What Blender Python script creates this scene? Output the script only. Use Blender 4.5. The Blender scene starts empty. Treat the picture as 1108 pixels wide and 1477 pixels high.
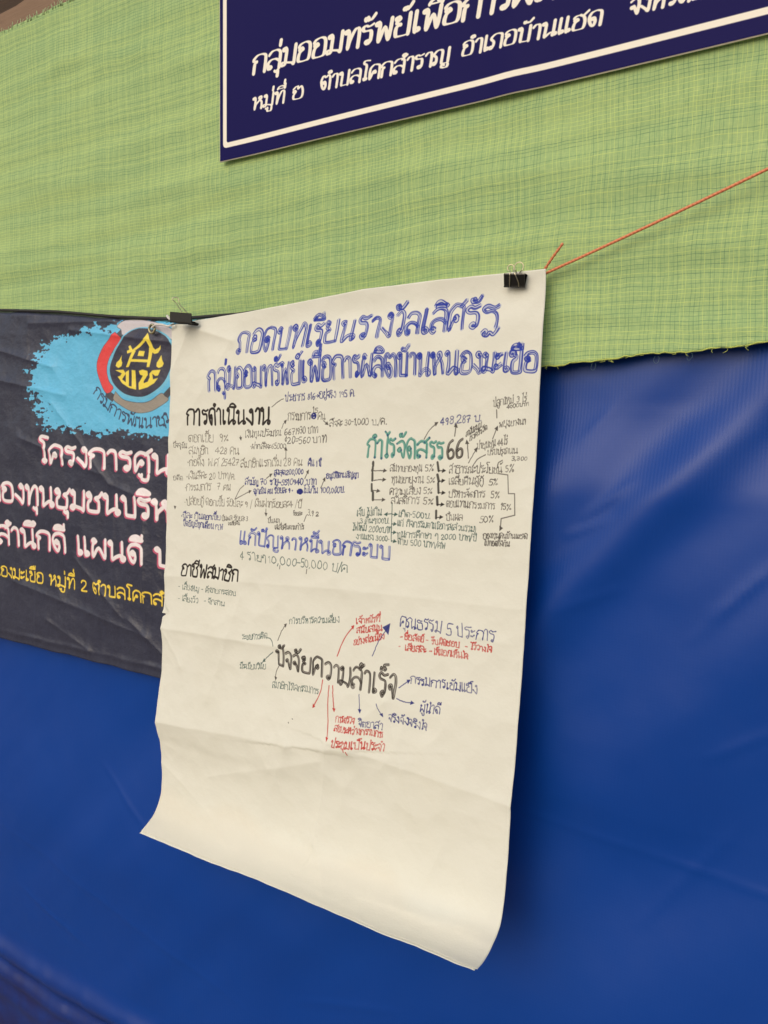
import bpy, math, random
import numpy as np
from mathutils import Matrix, Vector

# ---------------------------------------------------------------- camera, sky, sun, exposure
scene = bpy.context.scene
col = scene.collection
cam_d = bpy.data.cameras.new('camera'); cam = bpy.data.objects.new('camera', cam_d); col.objects.link(cam)
scene.camera = cam
cam_d.sensor_fit = 'VERTICAL'; cam_d.sensor_height = 36; cam_d.lens = 26.81
cam_d.clip_start = .02; cam_d.clip_end = 500
Mc = [[0.846117, -0.061606, 0.529425], [0.532747, 0.067328, -0.843592], [0.016325, 0.995827, 0.089788]]
cam.matrix_world = Matrix(((*Mc[0], 0), (*Mc[1], -1.13), (*Mc[2], 1.7), (0, 0, 0, 1)))

world = bpy.data.worlds.new('World'); scene.world = world; world.use_nodes = True
wn = world.node_tree.nodes; wl = world.node_tree.links
sky = wn.new('ShaderNodeTexSky'); sky.sky_type = 'NISHITA'; sky.sun_disc = False
SUN_EL, SUN_AZ = 30, 187           # azimuth clockwise from +Y: the light stands behind the camera, to its left
sky.sun_elevation = math.radians(SUN_EL); sky.sun_rotation = math.radians(SUN_AZ)
sky.air_density = 1.0; sky.dust_density = 4.0; sky.ozone_density = .6
bg = wn['Background']; bg.inputs['Strength'].default_value = .148
wl.new(sky.outputs['Color'], bg.inputs['Color'])
sun_d = bpy.data.lights.new('sun', 'SUN'); sun = bpy.data.objects.new('sun', sun_d); col.objects.link(sun)
sun_d.energy = .95; sun_d.angle = math.radians(85); sun_d.color = (1.0, .965, .85)
az = math.radians(SUN_AZ); el = math.radians(SUN_EL)
to_sun = Vector((math.sin(az)*math.cos(el), math.cos(az)*math.cos(el), math.sin(el)))
sun.rotation_euler = to_sun.to_track_quat('Z', 'Y').to_euler()
scene.view_settings.view_transform = 'Standard'; scene.view_settings.look = 'None'
scene.view_settings.exposure = -0.42; scene.view_settings.gamma = 1.0; scene.view_settings.use_curve_mapping = False
scene.cycles.max_bounces = 6; scene.cycles.use_denoising = True

# ---------------------------------------------------------------- noise and surfaces (numpy)
def vnoise(x, y, seed=0):
    x = np.asarray(x, float); y = np.asarray(y, float)
    xi = np.floor(x).astype(np.int64); yi = np.floor(y).astype(np.int64)
    fx = x - xi; fy = y - yi
    fx = fx*fx*fx*(fx*(fx*6-15)+10); fy = fy*fy*fy*(fy*(fy*6-15)+10)
    def h(a, b):
        n = (a*374761393 + b*668265263 + seed*974634777) & 0xffffffff
        n = ((n ^ (n >> 13))*1274126177) & 0xffffffff
        n = n ^ (n >> 16)
        return (n & 0xffff)/32767.5 - 1.0
    a = h(xi, yi); b = h(xi+1, yi); c = h(xi, yi+1); d = h(xi+1, yi+1)
    return (a*(1-fx)+b*fx)*(1-fy) + (c*(1-fx)+d*fx)*fy

def fbm(x, y, seed=0, oct=4):
    r = 0; a = 1.0; t = 0
    for k in range(oct):
        r = r + a*vnoise(x*2**k+17.3*k, y*2**k-9.1*k, seed+k); t += a; a *= .5
    return r/t

def seg_d(x, y, x0, y0, x1, y1):
    """signed side distance, position along, distance to a segment"""
    dx, dy = x1-x0, y1-y0; L = math.hypot(dx, dy)
    t = ((x-x0)*dx + (y-y0)*dy)/(L*L)
    tc = np.clip(t, 0, 1)
    d = np.hypot(x-x0-tc*dx, y-y0-tc*dy)
    s = ((x-x0)*dy - (y-y0)*dx)/L
    return s, t, d

def ridge(x, y, x0, y0, x1, y1, w, skew=1.0):
    """a crease: sharp along its line, fading away on each side and past its ends"""
    s, t, d = seg_d(x, y, x0, y0, x1, y1)
    ww = np.where(s > 0, w, w*skew)
    return np.exp(-d/ww)

def facets(x, y, cell, seed, n=3):
    """crumple: the difference of nearest Voronoi distances gives flat facets with sharp folds"""
    xi = np.floor(x/cell).astype(np.int64); yi = np.floor(y/cell).astype(np.int64)
    best = np.full(np.shape(x), 1e9); val = np.zeros(np.shape(x))
    def h(a, b, k):
        q = (a*73856093 ^ b*19349663 ^ (k+seed)*83492791) & 0xffffffff
        q = ((q ^ (q >> 15))*2246822519) & 0xffffffff; q = q ^ (q >> 13)
        return (q & 0xffff)/65535.0
    planes = []
    for i in (-1, 0, 1):
        for j in (-1, 0, 1):
            a = xi+i; b = yi+j
            px = (a+h(a, b, 1))*cell; py = (b+h(a, b, 2))*cell
            d = (x-px)**2+(y-py)**2
            planes.append(np.sqrt(d) + (h(a, b, 3)-.5)*cell*.5)
    return np.minimum.reduce(planes)/cell

# the flip-chart paper: its left and right edges as hanging profiles (y, z) down the wall
PW = 0.79
PX0 = -1.20109; PX1 = -0.41494
PL = np.array([[-0.03, 1.9296], [-0.0326, 1.8601], [-0.0394, 1.7481], [-0.0465, 1.6072], [-0.0519, 1.4649], [-0.0564, 1.3934], [-0.0629, 1.3148], [-0.0676, 1.2356], [-0.08, 1.1216], [-0.0733, 1.0751], [-0.0682, 1.0361], [-0.0707, 0.9845], [-0.0767, 0.9567], [-0.0936, 0.9262], [-0.1244, 0.9052]])
PR = np.array([[-0.03, 1.9597], [-0.0268, 1.9282], [-0.0315, 1.8872], [-0.036, 1.8159], [-0.045, 1.641], [-0.0654, 1.434], [-0.0831, 1.2255], [-0.0887, 1.1628], [-0.1026, 1.0712], [-0.1178, 0.9973], [-0.1488, 0.9747], [-0.1772, 0.9681], [-0.2004, 0.9696]])
PTOP = np.array([[0.0, -0.0], [0.1033, 0.0031], [0.2352, 0.0042], [0.3561, 0.0066], [0.4963, 0.0099], [0.5884, 0.0123], [0.7241, 0.0098], [0.8773, 0.0047], [1.0, 0.0]])      # (fraction across, height of the top edge over the straight line)
def _smooth(P, keep):
    # Catmull-Rom through the profile points
    out = []
    n = len(P)
    for i in range(n-1):
        p0 = P[max(i-1, 0)]; p1 = P[i]; p2 = P[i+1]; p3 = P[min(i+2, n-1)]
        for t in np.linspace(0, 1, 24, endpoint=False):
            out.append(.5*((2*p1)+(-p0+p2)*t+(2*p0-5*p1+4*p2-p3)*t*t+(-p0+3*p1-3*p2+p3)*t**3))
    out.append(P[-1])
    out = np.array(out)
    d = np.r_[0, np.cumsum(np.hypot(*(out[1:]-out[:-1]).T))]
    return out, d
_L, _dL = _smooth(PL, 0); _R, _dR = _smooth(PR, 0)
PH = float(_dR[-1]); PHL = float(_dL[-1])
def paper(u, v, lift=0.0, crumple=1.0):
    """u across 0..1, v down 0..1 -> x, y, z"""
    u = np.asarray(u, float); v = np.asarray(v, float)
    yl = np.interp(v*PHL, _dL, _L[:, 0]); zl = np.interp(v*PHL, _dL, _L[:, 1])
    yr = np.interp(v*PH, _dR, _R[:, 0]); zr = np.interp(v*PH, _dR, _R[:, 1])
    s = u
    y = yl*(1-s)+yr*s; z = zl*(1-s)+zr*s
    x = PX0 + (PX1-PX0)*u
    # top edge line and the soft belly under it
    z = z + np.interp(u, PTOP[:, 0], PTOP[:, 1])*np.clip(1-v*2.2, 0, 1)**2
    U = u*PW; V = v*PH
    b = 0
    b = b - .0035*np.sin(np.pi*u)*np.exp(-((v-.035)/.03)**2) + .007*np.sin(np.pi*u)*np.exp(-((v-.11)/.06)**2)
    b = b + .006*np.sin(np.pi*u)*np.sin(np.pi*np.clip(v, 0, 1))
    # gentle waviness
    b = b + crumple*.0035*fbm(U*3.2, V*3.6, 3, 3)*np.clip(v*8, 0, 1)
    # pleat fanning out of the left clip
    b = b + .007*ridge(U, V, .02, .0, .17, .05, .018)
    b = b + .005*ridge(U, V, .0, .10, .05, .02, .02)
    # folds across the sheet (u, v fractions converted to metres)
    def R(a, bb, c, d, w, h, sk=1.0):
        return h*ridge(U, V, a*PW, bb*PH, c*PW, d*PH, w, sk)
    F1 = [[-0.0001, 0.7719, 0.4534, 0.7468, 0.06, 0.009, 0.5], [0.4534, 0.7468, 0.6262, 0.728, 0.05, 0.009, 0.6], [0.6262, 0.728, 1.0014, 0.7541, 0.05, 0.009, 0.7], [0.5701, 0.7271, 0.5345, 0.905, 0.03, 0.005, 0.5], [0.5701, 0.7271, 0.7069, 0.6412, 0.025, 0.004, 1], [-0.0, 0.5869, 0.438, 0.5845, 0.02, 0.004, 0.6], [0.1752, 0.8577, 0.5544, 0.7583, 0.02, 0.003, 1], [0.791, 0.8129, 0.7069, 0.6412, 0.015, 0.0025, 1], [0.7839, 0.9824, 0.8593, 0.8416, 0.02, 0.003, 1], [0.0138, 0.2272, 0.2009, 0.0567, 0.03, 0.003, 1], [0.8816, 0.0825, 1.0135, 0.3988, 0.03, 0.003, 1], [0.6904, 0.956, 0.9729, 0.9341, 0.02, 0.003, 0.7], [0.2774, 0.5059, 0.1784, 0.7078, 0.015, 0.0022, 1], [0.7953, 0.5137, 0.9707, 0.5297, 0.012, 0.0016, 1], [0.0001, 0.4845, 0.5839, 0.4738, 0.02, 0.0025, 1], [0.5839, 0.4738, 0.9939, 0.4783, 0.02, 0.002, 1], [-0.0363, 0.8462, 0.2872, 0.9591, 0.03, 0.004, 1], [0.2872, 0.9591, 0.7839, 0.9824, 0.04, 0.004, 1], [0.5345, 0.905, 0.6156, 0.9789, 0.02, 0.003, 1], [-0.0, 0.5869, 0.0744, 0.6543, 0.012, 0.003, 1]]
    for f in F1:
        b = b + crumple*R(*f)
    # crumple facets near the left edge and low down
    m = np.clip(fbm(U*4+5, V*4, 9, 2)*1.2+.45+.3*np.clip((v-.35)*2, 0, 1), 0, 1)
    b = b + crumple*m*.0052*facets(U+.01*vnoise(U*20, V*20, 2), V, .085, 11)
    b = b + crumple*.0017*facets(U+.004*vnoise(U*40, V*40, 4), V, .037, 5)
    e = np.exp(-((U-.03)/.03)**2-((v-0.5933)/.03)**2)
    b = b + crumple*.002*e
    x = x + .009*np.exp(-((V-0.5933)/.0035)**2)*np.clip(1-U/.02, 0, 1)
    y = y - b - lift
    return x, y, z

# ---------------------------------------------------------------- single-stroke Thai letters
_LP = "2.1,8.8 1.3,9.8 .5,8.9 1.3,8 2.1,8.7 "
_ARCH = "4,10 6,9 6.4,6.4 6.4,0"
G = {
'ก': (7.2, "1,0 1.1,5 2,6.2 .3,7.2 1.8,9.5 "+_ARCH),
'ข': (6.2, "2.4,7.8 2.2,9.5 .7,9.6 .7,8 2.2,8 2.8,6.8 1.2,5 1.1,1 2,0 4.6,0 5.3,1 5.3,10"),
'ค': (7.2, "4.2,4.6 3.4,5.6 2.7,4.7 3.4,3.8 4.1,4.4 3.4,5.6 2.2,3.6 1.0,0 .7,4 .9,7.6 2.6,9.8 "+_ARCH),
'ง': (5.6, "4.4,8.8 3.6,9.9 2.7,9 3.5,8 4.5,8.8 4.7,5 4.5,0 3,1.6 .5,4"),
'จ': (6.0, "2.8,4.4 2.1,5.4 1.1,4.6 1.9,3.6 2.8,4.2 4,1.5 4.8,0 5,3 5,7 4.2,9.4 2.5,10 .5,8.4"),
'ฉ': (7.4, "2.6,4.8 1.8,5.8 .9,5 1.7,4 2.5,4.7 2.4,2 2.6,0 4.6,1 5.4,.2 6.4,.9 5.6,1.9 5,1.2 5.6,5 5.2,8.4 3.2,10 .6,8.4"),
'ช': (7.4, "2.4,8.2 1.6,9.7 .5,8.8 1.2,7.6 2.4,8.2 2.2,6 1.2,4.6 1.1,1 2,0 5,0 5.8,1 5.8,5.4 4.4,7 6,8 7.2,10.2"),
'ซ': (7.4, "1.8,7.6 .4,8 .8,9.6 1.8,8.8 2.4,9.8 3,8.2 2.2,6 1.2,4.6 1.1,1 2,0 5,0 5.8,1 5.8,5.4 4.4,7 6,8 7.2,10.2"),
'ญ': (9.4, "1.9,1.4 1.1,.1 .3,1 1,2 1.9,1.5 1.8,5 .4,7.2 1.8,9.6 3.6,10 4.9,8.8 5,6 5,.6 6,0 7.8,0 8.4,.8 8.4,10|6.8,-1.5 5.8,-1 5.2,-2.2 6.6,-3.2 8.2,-2.8 8.6,-1.4"),
'ฐ': (7.2, "6,9.8 4.2,9.2 2.2,10 .8,8.6 1.8,7.2 4,7.4 5.6,6.2 5.8,3 5.6,0|.8,-2.2 1.8,-1.2 2.4,-2.4 1.4,-3.2 2.6,-3.8 3.8,-2.2 4.6,-3.6 5.8,-2.2 6.6,-.6"),
'ณ': (10., "1.9,1.4 1.1,.1 .3,1 1,2 1.9,1.5 1.8,5 .4,7.2 1.8,9.6 3.4,10 4.8,9 5,6 5,0 6.4,1.8 8.8,1.8 9.2,.8 8.2,0 7.6,.9 8,3 8,10"),
'ด': (7.2, "3.5,5 2.6,5.9 1.8,5 2.6,4.1 3.4,4.6 3.7,2.4 3,.1 1.6,2 .7,6 1.6,9 3.4,10 4.4,10 6,9 6.4,6.4 6.4,0"),
'ต': (7.2, "3.5,5 2.6,5.9 1.8,5 2.6,4.1 3.4,4.6 3.7,2.4 3,.1 1.6,2 .7,6 1.2,9 2.2,10 3.5,8.8 4.8,10 6,9 6.4,6.4 6.4,0"),
'ถ': (7.4, "2.2,1.2 1.4,.1 .5,1 1.3,2 2.2,1.4 2.1,5 .9,7 1.8,9.5 "+_ARCH),
'ท': (7.4, _LP+"2.2,4 2.2,0 2.8,4 4.2,8.4 5.4,9.8 6.4,8.8 6.6,6 6.6,0"),
'ธ': (6.8, "5.8,9.8 4.2,9.2 2.2,10 .8,8.6 1.8,7.2 4.4,7.4 5.8,6.4 6,3 6,0 1,0 .9,4.8"),
'น': (8.0, _LP+"2.1,4 2.1,0 3.8,1.6 5.4,2.5 7.2,1.7 7.3,.6 6.4,0 5.8,.8 6.2,3 6.2,10"),
'บ': (7.2, _LP+"2.1,4 2.1,.8 2.8,0 5.6,0 6.2,.8 6.2,10"),
'ป': (7.2, _LP+"2.1,4 2.1,.8 2.8,0 5.6,0 6.2,.8 6.2,14"),
'ผ': (7.4, "2.6,8.6 1.8,9.7 1,8.8 1.7,7.9 2.5,8.4 1.3,6.6 1.1,0 3.7,5 6.3,0 6.4,10"),
'ฝ': (7.4, "2.6,8.6 1.8,9.7 1,8.8 1.7,7.9 2.5,8.4 1.3,6.6 1.1,0 3.7,5 6.3,0 6.4,14"),
'พ': (7.8, _LP+"2,4 2.3,0 4.2,6.6 6,0 6.6,4 6.8,10"),
'ฟ': (7.8, _LP+"2,4 2.3,0 4.2,6.6 6,0 6.6,4 6.8,14"),
'ภ': (7.4, "1.8,1.2 1,.1 .1,1 .9,2 1.9,1.6 2.1,4.6 .5,7.2 2,9.5 "+_ARCH),
'ม': (7.2, _LP+"2.1,4 2,1 1.1,0 .3,.9 1.1,1.9 3,1.4 5.2,.7 6.2,0 6.3,5 6.3,10"),
'ย': (7.2, "2.4,8.7 1.6,9.8 .7,8.9 1.5,8 2.4,8.3 1.1,6.8 2.8,5.6 1.2,4.6 1.1,1.2 2,0 5.4,0 6.2,1 6.2,10"),
'ร': (5.6, "4.2,1.2 3.3,.1 2.4,1.1 3.2,2 4.2,1.3 4.4,4.6 3.8,6.6 1.4,7.1 .6,8.5 1.6,9.7 3.2,9 5,9.8"),
'ล': (7.2, "2.6,.9 1.8,0 .9,.8 1.6,1.8 2.5,1.2|.9,1.2 .8,3.6 2.4,5.2 4.6,5 6.4,3.4|.8,8 2.2,9.7 4.4,10 6,8.8 6.4,6.4 6.4,0"),
'ว': (5.8, "4.4,1.2 3.5,.1 2.6,1.1 3.4,2 4.5,1.3 4.9,5 4.5,8.6 2.8,10 .7,8.4"),
'ศ': (7.4, "4.2,4.6 3.4,5.6 2.7,4.7 3.4,3.8 4.1,4.4 3.4,5.6 2.2,3.6 1.0,0 .7,4 .9,7.6 2.6,9.8 "+_ARCH+"|5,9.2 7.6,12"),
'ษ': (7.6, _LP+"2.1,4 2.1,.8 2.8,0 5.6,0 6.2,.8 6.2,10|5,5.6 4,6.2 3.6,5.2 4.6,4.6 7.6,6.2"),
'ส': (7.4, "2.6,.9 1.8,0 .9,.8 1.6,1.8 2.5,1.2|.9,1.2 .8,3.6 2.4,5.2 4.6,5 6.4,3.4|.8,8 2.2,9.7 4.4,10 6,8.8 6.4,6.4 6.4,0|4.8,9.2 7.6,12"),
'ห': (7.6, _LP+"2.1,4 2.1,0 2.6,3.4 4.6,6.4 6,8.4 5.4,9.8 4.4,8.9 5,7.4 6.3,5.2 6.6,3 6.6,0"),
'อ': (7.0, "2.9,6.4 2.1,7.4 1.2,6.5 2,5.6 2.8,6 1.4,4.6 1,1.4 1.9,0 4.9,0 6,1.2 6.2,5 5.8,8.6 4,10 1.8,9.4 .8,8"),
'ฮ': (7.4, "2.9,6.4 2.1,7.4 1.2,6.5 2,5.6 2.8,6 1.4,4.6 1,1.4 1.9,0 4.9,0 6,1.2 6.2,5 5.4,8 3.8,9.4 1.8,9.2 .8,8|3.8,9.4 5,8.8 7.4,11.4"),
'ฒ': (10., "1.9,1.4 1.1,.1 .3,1 1,2 1.9,1.5 1.6,6 1.8,9 2.8,10 3.8,8.6 4.8,10 5.6,8 5.6,0 6.8,1.8 8.8,1.8 9.2,.8 8.2,0 7.6,.9 8,3 8,10"),
'ะ': (3.6, "1.4,7.2 .6,7.8 .4,6.6 1.3,6.2 2,7 3.2,8.2|1.4,2.4 .6,3 .4,1.8 1.3,1.4 2,2.2 3.2,3.4"),
'า': (4.8, ".6,8.2 1.8,9.8 3.4,9.4 3.9,7 3.9,0"),
'ำ': (4.8, ".6,8.2 1.8,9.8 3.4,9.4 3.9,7 3.9,0|-1.4,11.2 -.5,12 -1.4,13 -2.3,12 -1.4,11.2"),
'เ': (3.8, "1.4,10 1.4,1.2 2.2,.1 3.1,1.1 2.3,2 1.5,1.3"),
'แ': (6.8, "1.2,10 1.2,1.2 2,.1 2.9,1.1 2.1,2 1.3,1.3|4.4,10 4.4,1.2 5.2,.1 6.1,1.1 5.3,2 4.5,1.3"),
'โ': (4.4, "2.5,1.9 1.6,1.1 2.4,.1 3.3,1 2.6,2 2.5,6 2.5,10.6 .8,12.6 1.6,14.2 4.4,13.8"),
'ใ': (4.2, "2.9,1.9 2,1.1 2.8,.1 3.7,1 3,2 2.8,6 2.8,11 1.2,13 2,14.4 3,13.4 2.2,12.6"),
'ไ': (4.2, "2.9,1.9 2,1.1 2.8,.1 3.7,1 3,2 2.8,6 2.8,11 2.4,13 .6,14.4|2.6,12.6 3.8,14.6"),
'ๆ': (5.6, "2,6.4 1.2,7.4 .5,6.6 1.2,5.8 2,6.6 1.8,9.6 3.4,10 4.6,8.6 4.8,5 4.8,-1.5"),
'0': (6.4, "3.2,0 1.2,2 1,6 2.2,9.6 4,9.8 5.4,7 5.2,2.4 3.2,0"),
'1': (3.6, ".8,7.6 2.2,9.8 2.2,0"),
'2': (6.4, "1,7.6 2,9.6 4,9.8 5.2,8 4.4,5 1,0 5.8,.2"),
'3': (6.0, "1,9 3,10 4.8,8.6 4.2,6 2.4,5.4 4.6,4.8 5,2 3.4,0 .8,1"),
'4': (6.8, "4.2,0 4.4,10 3.4,8.4 .8,3.4 6.2,3.6"),
'5': (6.0, "5.2,10 1.6,9.8 1.2,5.8 3.4,6.2 5,4.4 4.6,1 2.6,0 .8,.8"),
'6': (6.4, "4.8,9.8 2.4,8 1,4 1.4,1 3,0 5,1 5.2,3.6 3.6,5 1.4,3.4"),
'7': (5.8, ".8,9.6 5.2,9.8 3.4,5 2.6,0|1.6,5 4.8,5.4"),
'8': (6.2, "4.8,8.2 3.2,9.9 1.4,8.6 2,6.4 4.6,4 4.8,1.4 3,0 1.2,1.4 1.6,4 4.4,6.6 4.8,8.2"),
'9': (6.2, "4.8,7.6 3.4,9.8 1.4,8.6 1.4,6 3,5 4.8,6.6 4.9,8 4.6,3 3.6,0"),
'๒': (8.0, "2.6,6 1.8,7 1,6.2 1.8,5.2 2.6,5.8 1.4,3.4 1.6,.8 3.4,0 6,.2 7,2 7,6 5.8,9.4 4,8 3.6,9.8 2.2,9.8 .8,8.2"),
'-': (5.0, ".8,5 4.2,5.2"), '.': (2.6, "1.2,.2 1.3,.5"), ',': (2.6, "1.4,.8 .8,-1.6"),
'/': (4.4, ".4,-2 4,11.5"), '%': (7.6, "6.4,10 1.4,0|2.2,9.4 1,8.4 2,7 3.2,8.2 2.2,9.4|5.8,3 4.8,1.8 5.8,.6 6.8,1.8 5.8,3"),
'=': (5.6, "1,6.4 4.6,6.4|1,3.6 4.6,3.6"), '(': (3.4, "2.8,11.6 1.2,8 1.2,2 2.8,-1.6"), ')': (3.4, ".6,11.6 2.2,8 2.2,2 .6,-1.6"),
'•': (3.4, "1.4,5.2 2,5 1.6,4.5 1.2,5"), '>': (8.4, ".6,5 7.4,5|5,7 7.4,5 5,3"), '¢': (4.6, "3.8,8 2,8.8 1,6 2,3.4 3.8,4|2.2,9.6 2.6,2.6"), ' ': (4.2, ""),
}
TOP = {'ิ': "-5.6,11.2 -4.8,12.6 -3.2,13.2 -1.6,12.4 -.9,11.2 -5.6,11.2", 'ี': "-5.6,11.2 -4.8,12.6 -3.2,13.2 -1.6,12.4 -.9,11.2 -5.6,11.2|-.9,11.2 -.8,14",
 'ึ': "-5.6,11.2 -4.8,12.6 -3.2,13.2 -2,12.6 -1,11.2 -5.6,11.2|-1,11.6 -.2,12.4 -1,13.2 -1.8,12.4 -1,11.6", 'ื': "-5.6,11.2 -4.8,12.6 -3.2,13.2 -1.6,12.4 -.9,11.2 -5.6,11.2|-.9,11.2 -.8,14|-2.2,12.4 -2.1,14",
 'ั': "-3.4,13 -4.4,12.6 -4,11.5 -3.1,12 -3.4,12.8 -3,11.6 -1.8,11.8 -.4,14", '็': "-4.8,11.2 -5,12.6 -3.8,12 -3,12.8 -2,12 -3,11.4|-3.4,12.8 -3,13.8 -.6,14.4"}
TONE = {'่': "-1.4,11.6 -1.3,14", '้': "-3.6,13 -4.4,12.4 -3.8,11.7 -3,12.2 -2.4,11.9 -1.6,12.2 -.2,14.2", '์': "-3,11.6 -2.2,12.3 -3,13.1 -3.8,12.3 -2.8,11.7 -1.6,12.8 -.6,14.8", '๊': "-4,11.6 -3.6,13.4 -2.8,12.4 -2,13.4 -1,12.2 .2,14"}
BOT = {'ุ': "-2.8,-1.2 -2,-1.8 -1.4,-1.1 -1.2,-2 -1.2,-4", 'ู': "-5,-1.2 -4.2,-1.9 -3.8,-1.1 -3.8,-3 -2.8,-3.8 -1.4,-3.4 -1.1,-1.2"}
def _parse(s):
    return [np.array([[float(a) for a in p.split(',')] for p in part.split()]) for part in s.split('|') if part.strip()]
GP = {k: (w, _parse(s)) for k, (w, s) in G.items()}
TOPP = {k: _parse(s) for k, s in TOP.items()}; TONEP = {k: _parse(s) for k, s in TONE.items()}; BOTP = {k: _parse(s) for k, s in BOT.items()}

def smooth(P, n=5):
    if len(P) < 3:
        return P
    out = []
    m = len(P)
    t = np.linspace(0, 1, n, endpoint=False)[:, None]
    for i in range(m-1):
        p0 = P[max(i-1, 0)]; p1 = P[i]; p2 = P[i+1]; p3 = P[min(i+2, m-1)]
        out.append(.5*((2*p1)+(-p0+p2)*t+(2*p0-5*p1+4*p2-p3)*t*t+(-p0+3*p1-3*p2+p3)*t**3))
    out.append(P[-1:])
    return np.concatenate(out)

def layout(text, rng, jit=0.0, up=0.0):
    """strokes (10 units = letter height) and the total advance"""
    x = 0.0; res = []; hasTop = False; wob = 0
    for ch in text:
        if ch in GP:
            w, ss = GP[ch]
            sx = 1+jit*rng.uniform(-.15, .13); sy = 1+jit*rng.uniform(-.13, .10); wob = .6*wob + jit*rng.uniform(-.5, .5); sh = jit*rng.uniform(-.06, .06)
            for s in ss:
                q = s*[sx, sy]; q = q + [x, wob]; q[:, 0] += sh*s[:, 1]
                if jit: q = q + rng.normal(0, .14*jit, q.shape)
                res.append(q)
            x += w*sx + jit*rng.uniform(-.3, .3); hasTop = ch in 'ำปฟฝ'
            if ch != 'ำ': hasTop = False
        elif ch in TOPP:
            for s in TOPP[ch]: res.append(s+[x, wob+up]+(rng.normal(0, .12*jit, s.shape) if jit else 0))
            hasTop = True
        elif ch in TONEP:
            for s in TONEP[ch]: res.append(s+[x, wob+up+(2.7+up*.5 if hasTop else 0)]+(rng.normal(0, .12*jit, s.shape) if jit else 0))
        elif ch in BOTP:
            for s in BOTP[ch]: res.append(s+[x, wob-up*.6])
    return res, x

# ---------------------------------------------------------------- printing onto an image
class Sheet:
    """an RGB picture of a printed or written sheet, metres (u right, v down) -> pixels"""
    def __init__(self, w, h, ppm, base):
        self.W = int(round(w*ppm)); self.H = int(round(h*ppm)); self.s = ppm
        self.a = np.empty((self.H, self.W, 3), np.float32); self.a[:] = base
    def blend(self, cov, x0, y0, col):
        h, w = cov.shape
        self.a[y0:y0+h, x0:x0+w] += (np.array(col, np.float32)-self.a[y0:y0+h, x0:x0+w])*cov[..., None]
    def stroke(self, P, r, col, alpha=1.0, nib=None):
        """P in metres, r radius in metres (scalar or per point); nib = (ux, uy, thin factor)"""
        P = np.asarray(P)*self.s; r = np.broadcast_to(np.asarray(r, float)*self.s, (len(P),))
        if len(P) == 1: P = np.r_[P, P+[[.01, 0]]]; r = np.r_[r, r]
        m = r.max()+2
        x0 = int(max(0, math.floor(P[:, 0].min()-m))); x1 = int(min(self.W, math.ceil(P[:, 0].max()+m)))
        y0 = int(max(0, math.floor(P[:, 1].min()-m))); y1 = int(min(self.H, math.ceil(P[:, 1].max()+m)))
        if x1 <= x0 or y1 <= y0: return
        cov = np.zeros((y1-y0, x1-x0), np.float32)
        for i in range(len(P)-1):
            ax, ay = P[i]; bx, by = P[i+1]; ra, rb = r[i], r[i+1]; mm = max(ra, rb)+1.5
            i0 = int(max(x0, math.floor(min(ax, bx)-mm))); i1 = int(min(x1, math.ceil(max(ax, bx)+mm)))
            j0 = int(max(y0, math.floor(min(ay, by)-mm))); j1 = int(min(y1, math.ceil(max(ay, by)+mm)))
            if i1 <= i0 or j1 <= j0: continue
            X = np.arange(i0, i1)+.5; Y = (np.arange(j0, j1)+.5)[:, None]
            dx, dy = bx-ax, by-ay; L2 = dx*dx+dy*dy+1e-9
            t = np.clip(((X-ax)*dx+(Y-ay)*dy)/L2, 0, 1)
            ex = X-ax-t*dx; ey = Y-ay-t*dy
            rr = ra+(rb-ra)*t
            if nib is not None:
                # flat pen: stretch distances across the thin direction
                a = ex*nib[0]+ey*nib[1]; b = -ex*nib[1]+ey*nib[0]
                d = np.sqrt(a*a+(b/nib[2])**2); d = rr - (rr-np.hypot(ex, ey)*0)*0 - d
                c = np.clip(d*nib[2]+.5, 0, 1)
            else:
                c = np.clip(rr-np.sqrt(ex*ex+ey*ey)+.5, 0, 1)
            sl = cov[j0-y0:j1-y0, i0-x0:i1-x0]; np.maximum(sl, c, out=sl)
        self.blend(cov*alpha, x0, y0, col)
    def poly(self, P, col, alpha=1.0, ss=3):
        P = np.asarray(P)*self.s
        x0 = int(max(0, math.floor(P[:, 0].min()))); x1 = int(min(self.W, math.ceil(P[:, 0].max())+1))
        y0 = int(max(0, math.floor(P[:, 1].min()))); y1 = int(min(self.H, math.ceil(P[:, 1].max())+1))
        if x1 <= x0 or y1 <= y0: return
        X = x0+(np.arange((x1-x0)*ss)+.5)/ss; Y = (y0+(np.arange((y1-y0)*ss)+.5)/ss)[:, None]
        ins = np.zeros((len(Y), len(X)), bool)
        for i in range(len(P)):
            ax, ay = P[i-1]; bx, by = P[i]
            if ay == by: continue
            ins ^= ((ay > Y) != (by > Y)) & (X < (bx-ax)*(Y-ay)/(by-ay)+ax)
        c = ins.reshape(y1-y0, ss, x1-x0, ss).mean((1, 3)).astype(np.float32)
        self.blend(c*alpha, x0, y0, col)

def place(text, u0, v0, u1, v1, h0, h1, rng, jit=0.0, slant=0.0, nseg=5, up=0.0):
    """strokes of a text set on the line (u0,v0)-(u1,v1), letters h0..h1 tall, in metres"""
    ss, W = layout(text, rng, jit, up)
    out = []
    for s in ss:
        q = smooth(s, nseg); t = q[:, 0]/W
        h = h0+(h1-h0)*t
        u = u0+(u1-u0)*t + slant*q[:, 1]/10*h
        v = v0+(v1-v0)*t - q[:, 1]/10*h
        out.append(np.c_[u, v])
    return out

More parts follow.
